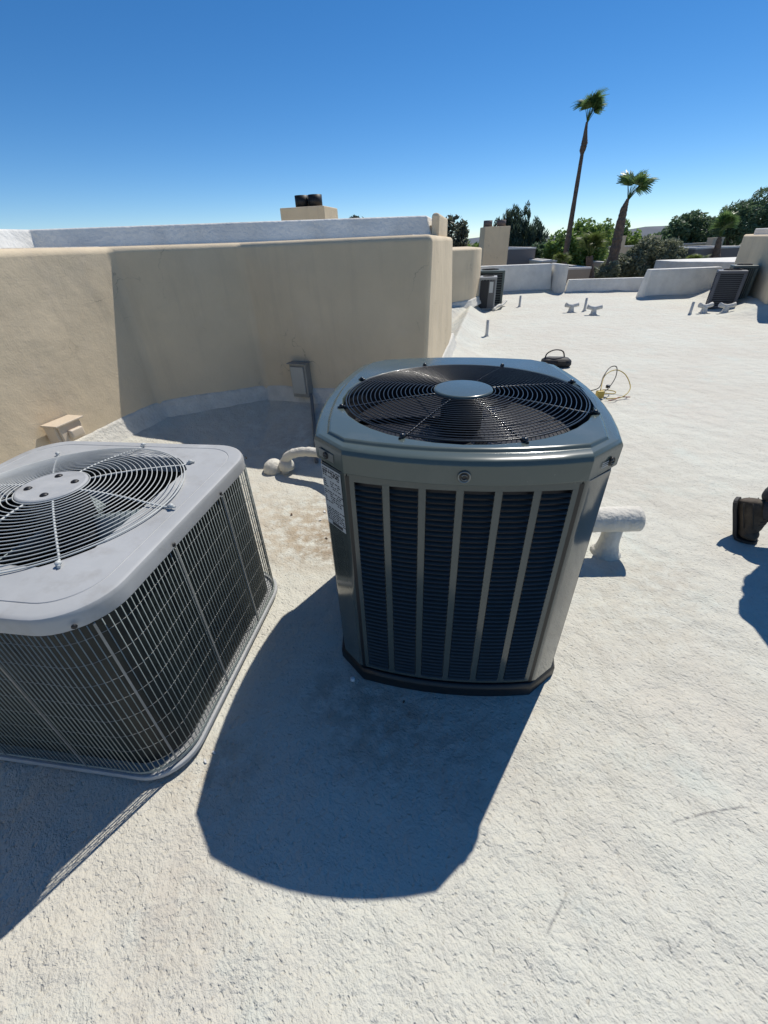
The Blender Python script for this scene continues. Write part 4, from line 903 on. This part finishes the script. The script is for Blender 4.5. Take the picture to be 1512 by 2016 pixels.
def boot(heel, d0, u0, d1, u1, parent, L_=.31, name='boot'):
    """cross-section loft from heel to toe; the rear frame (d0, u0) bends into the toe frame (d1, u1) at the ball of the foot"""
    heel = Vector(heel); d0 = Vector(d0).normalized(); u0 = Vector(u0); u0 = (u0-u0.dot(d0)*d0).normalized(); d1 = Vector(d1).normalized(); u1 = Vector(u1); u1 = (u1-u1.dot(d1)*d1).normalized()
    def frame(t):
        k = min(1, max(0, (t-.62)/.16)); d = (d0*(1-k)+d1*k).normalized(); u = (u0*(1-k)+u1*k); u = (u-u.dot(d)*d).normalized(); return d, u, d.cross(u)
    def P(t, x, z):
        p = heel.copy(); n = max(1, int(abs(t)*40)); q = 0
        for i in range(n):
            p += frame(t*(i+.5)/n)[0]*(t*L_/n)
        d, u, sd = frame(t); return p+sd*x+u*z
    prof = [(-.05, .024, .02, .075), (-.035, .038, .004, .11), (.03, .047, -.004, .130), (.12, .051, -.004, .150), (.24, .051, -.002, .152), (.36, .050, .0, .130), (.48, .051, -.002, .110), (.60, .054, -.004, .098), (.72, .057, -.004, .086), (.86, .054, -.004, .074), (.95, .044, .0, .060), (1.0, .026, .008, .042)]
    g = MB(); loops = []
    for t, hw, z0, z1 in prof:
        loops.append([P(t, math.cos(a)*hw*(1 if math.sin(a) < .3 else .9), (z0+z1)/2+math.sin(a)*(z1-z0)/2+.014+.003*noise.noise(Vector((t*9, a*2, 1)))) for a in (2*PI*k/20 for k in range(20))])
    g.loft(loops, True, True, True); bt = g.build(name, PM['boot'], parent)
    s_ = bt.modifiers.new('sub', 'SUBSURF'); s_.levels = 1; s_.render_levels = 2
    g = MB(); rings = []
    out = [(-.055, .016), (-.045, .030), (-.01, .043), (.1, .049), (.3, .048), (.5, .049), (.62, .053), (.72, .057), (.82, .056), (.92, .048), (.99, .030), (1.02, .012)]
    out = out+[(t, -hw) for t, hw in out[::-1]]
    g.loft([[P(t, -hw, 0) for t, hw in out[:12]]+[P(t, hw, 0) for t, hw in out[:12]][::-1], [P(t, -hw, .018) for t, hw in out[:12]]+[P(t, hw, .018) for t, hw in out[:12]][::-1]])
    for z_ in (0, .018): g.add([P(t, sg*hw, z_) for t, hw in out[:12] for sg in (-1, 1)], [(2*i, 2*i+1, 2*i+3, 2*i+2) for i in range(11)])
    sole = g.build('sole', PM['sole'], bt)
    for k in range(7):
        t = .28+.06*k; h = .142-.010*k
        g = MB(); g.tube([P(t, -.036, h-.012), P(t, -.015, h+.012), P(t, .015, h+.012), P(t, .036, h-.012)], .0035, 6); g.build('lace', PM['cap'], bt)
    for z_ in (.05, .09): 
        g = MB(); g.tube([P(t, .05*(1-abs(t-.2)*.3)+.002, z_) for t in (-.02, .1, .2, .34, .46)], .0025, 5); g.build('seam', PM['sole'], bt)
        g = MB(); g.tube([P(t, -.05*(1-abs(t-.2)*.3)-.002, z_) for t in (-.02, .1, .2, .34, .46)], .0025, 5); g.build('seam', PM['sole'], bt)
    g = MB(); g.tube([P(.15, 0, .13), P(.15, 0, .19)], [.052, .058], 16); g.build('collar', PM['pants'], bt)
    return bt
boot(W_(2.015, 1.955, .205), (.22, -.26, -.94), (.60, -.75, .34), (.60, -.80, -.02), (0, 0, 1), PE)
boot(W_(2.56, 1.78, .0), (1, -.03, 0), (0, 0, 1), (1, -.03, 0), (0, 0, 1), PE)
g = MB(); g.box(W_(2.12, 1.80, .88), (.14, .12, .20), .2); g.build('tool_pouch', bag_m, PE, .03)
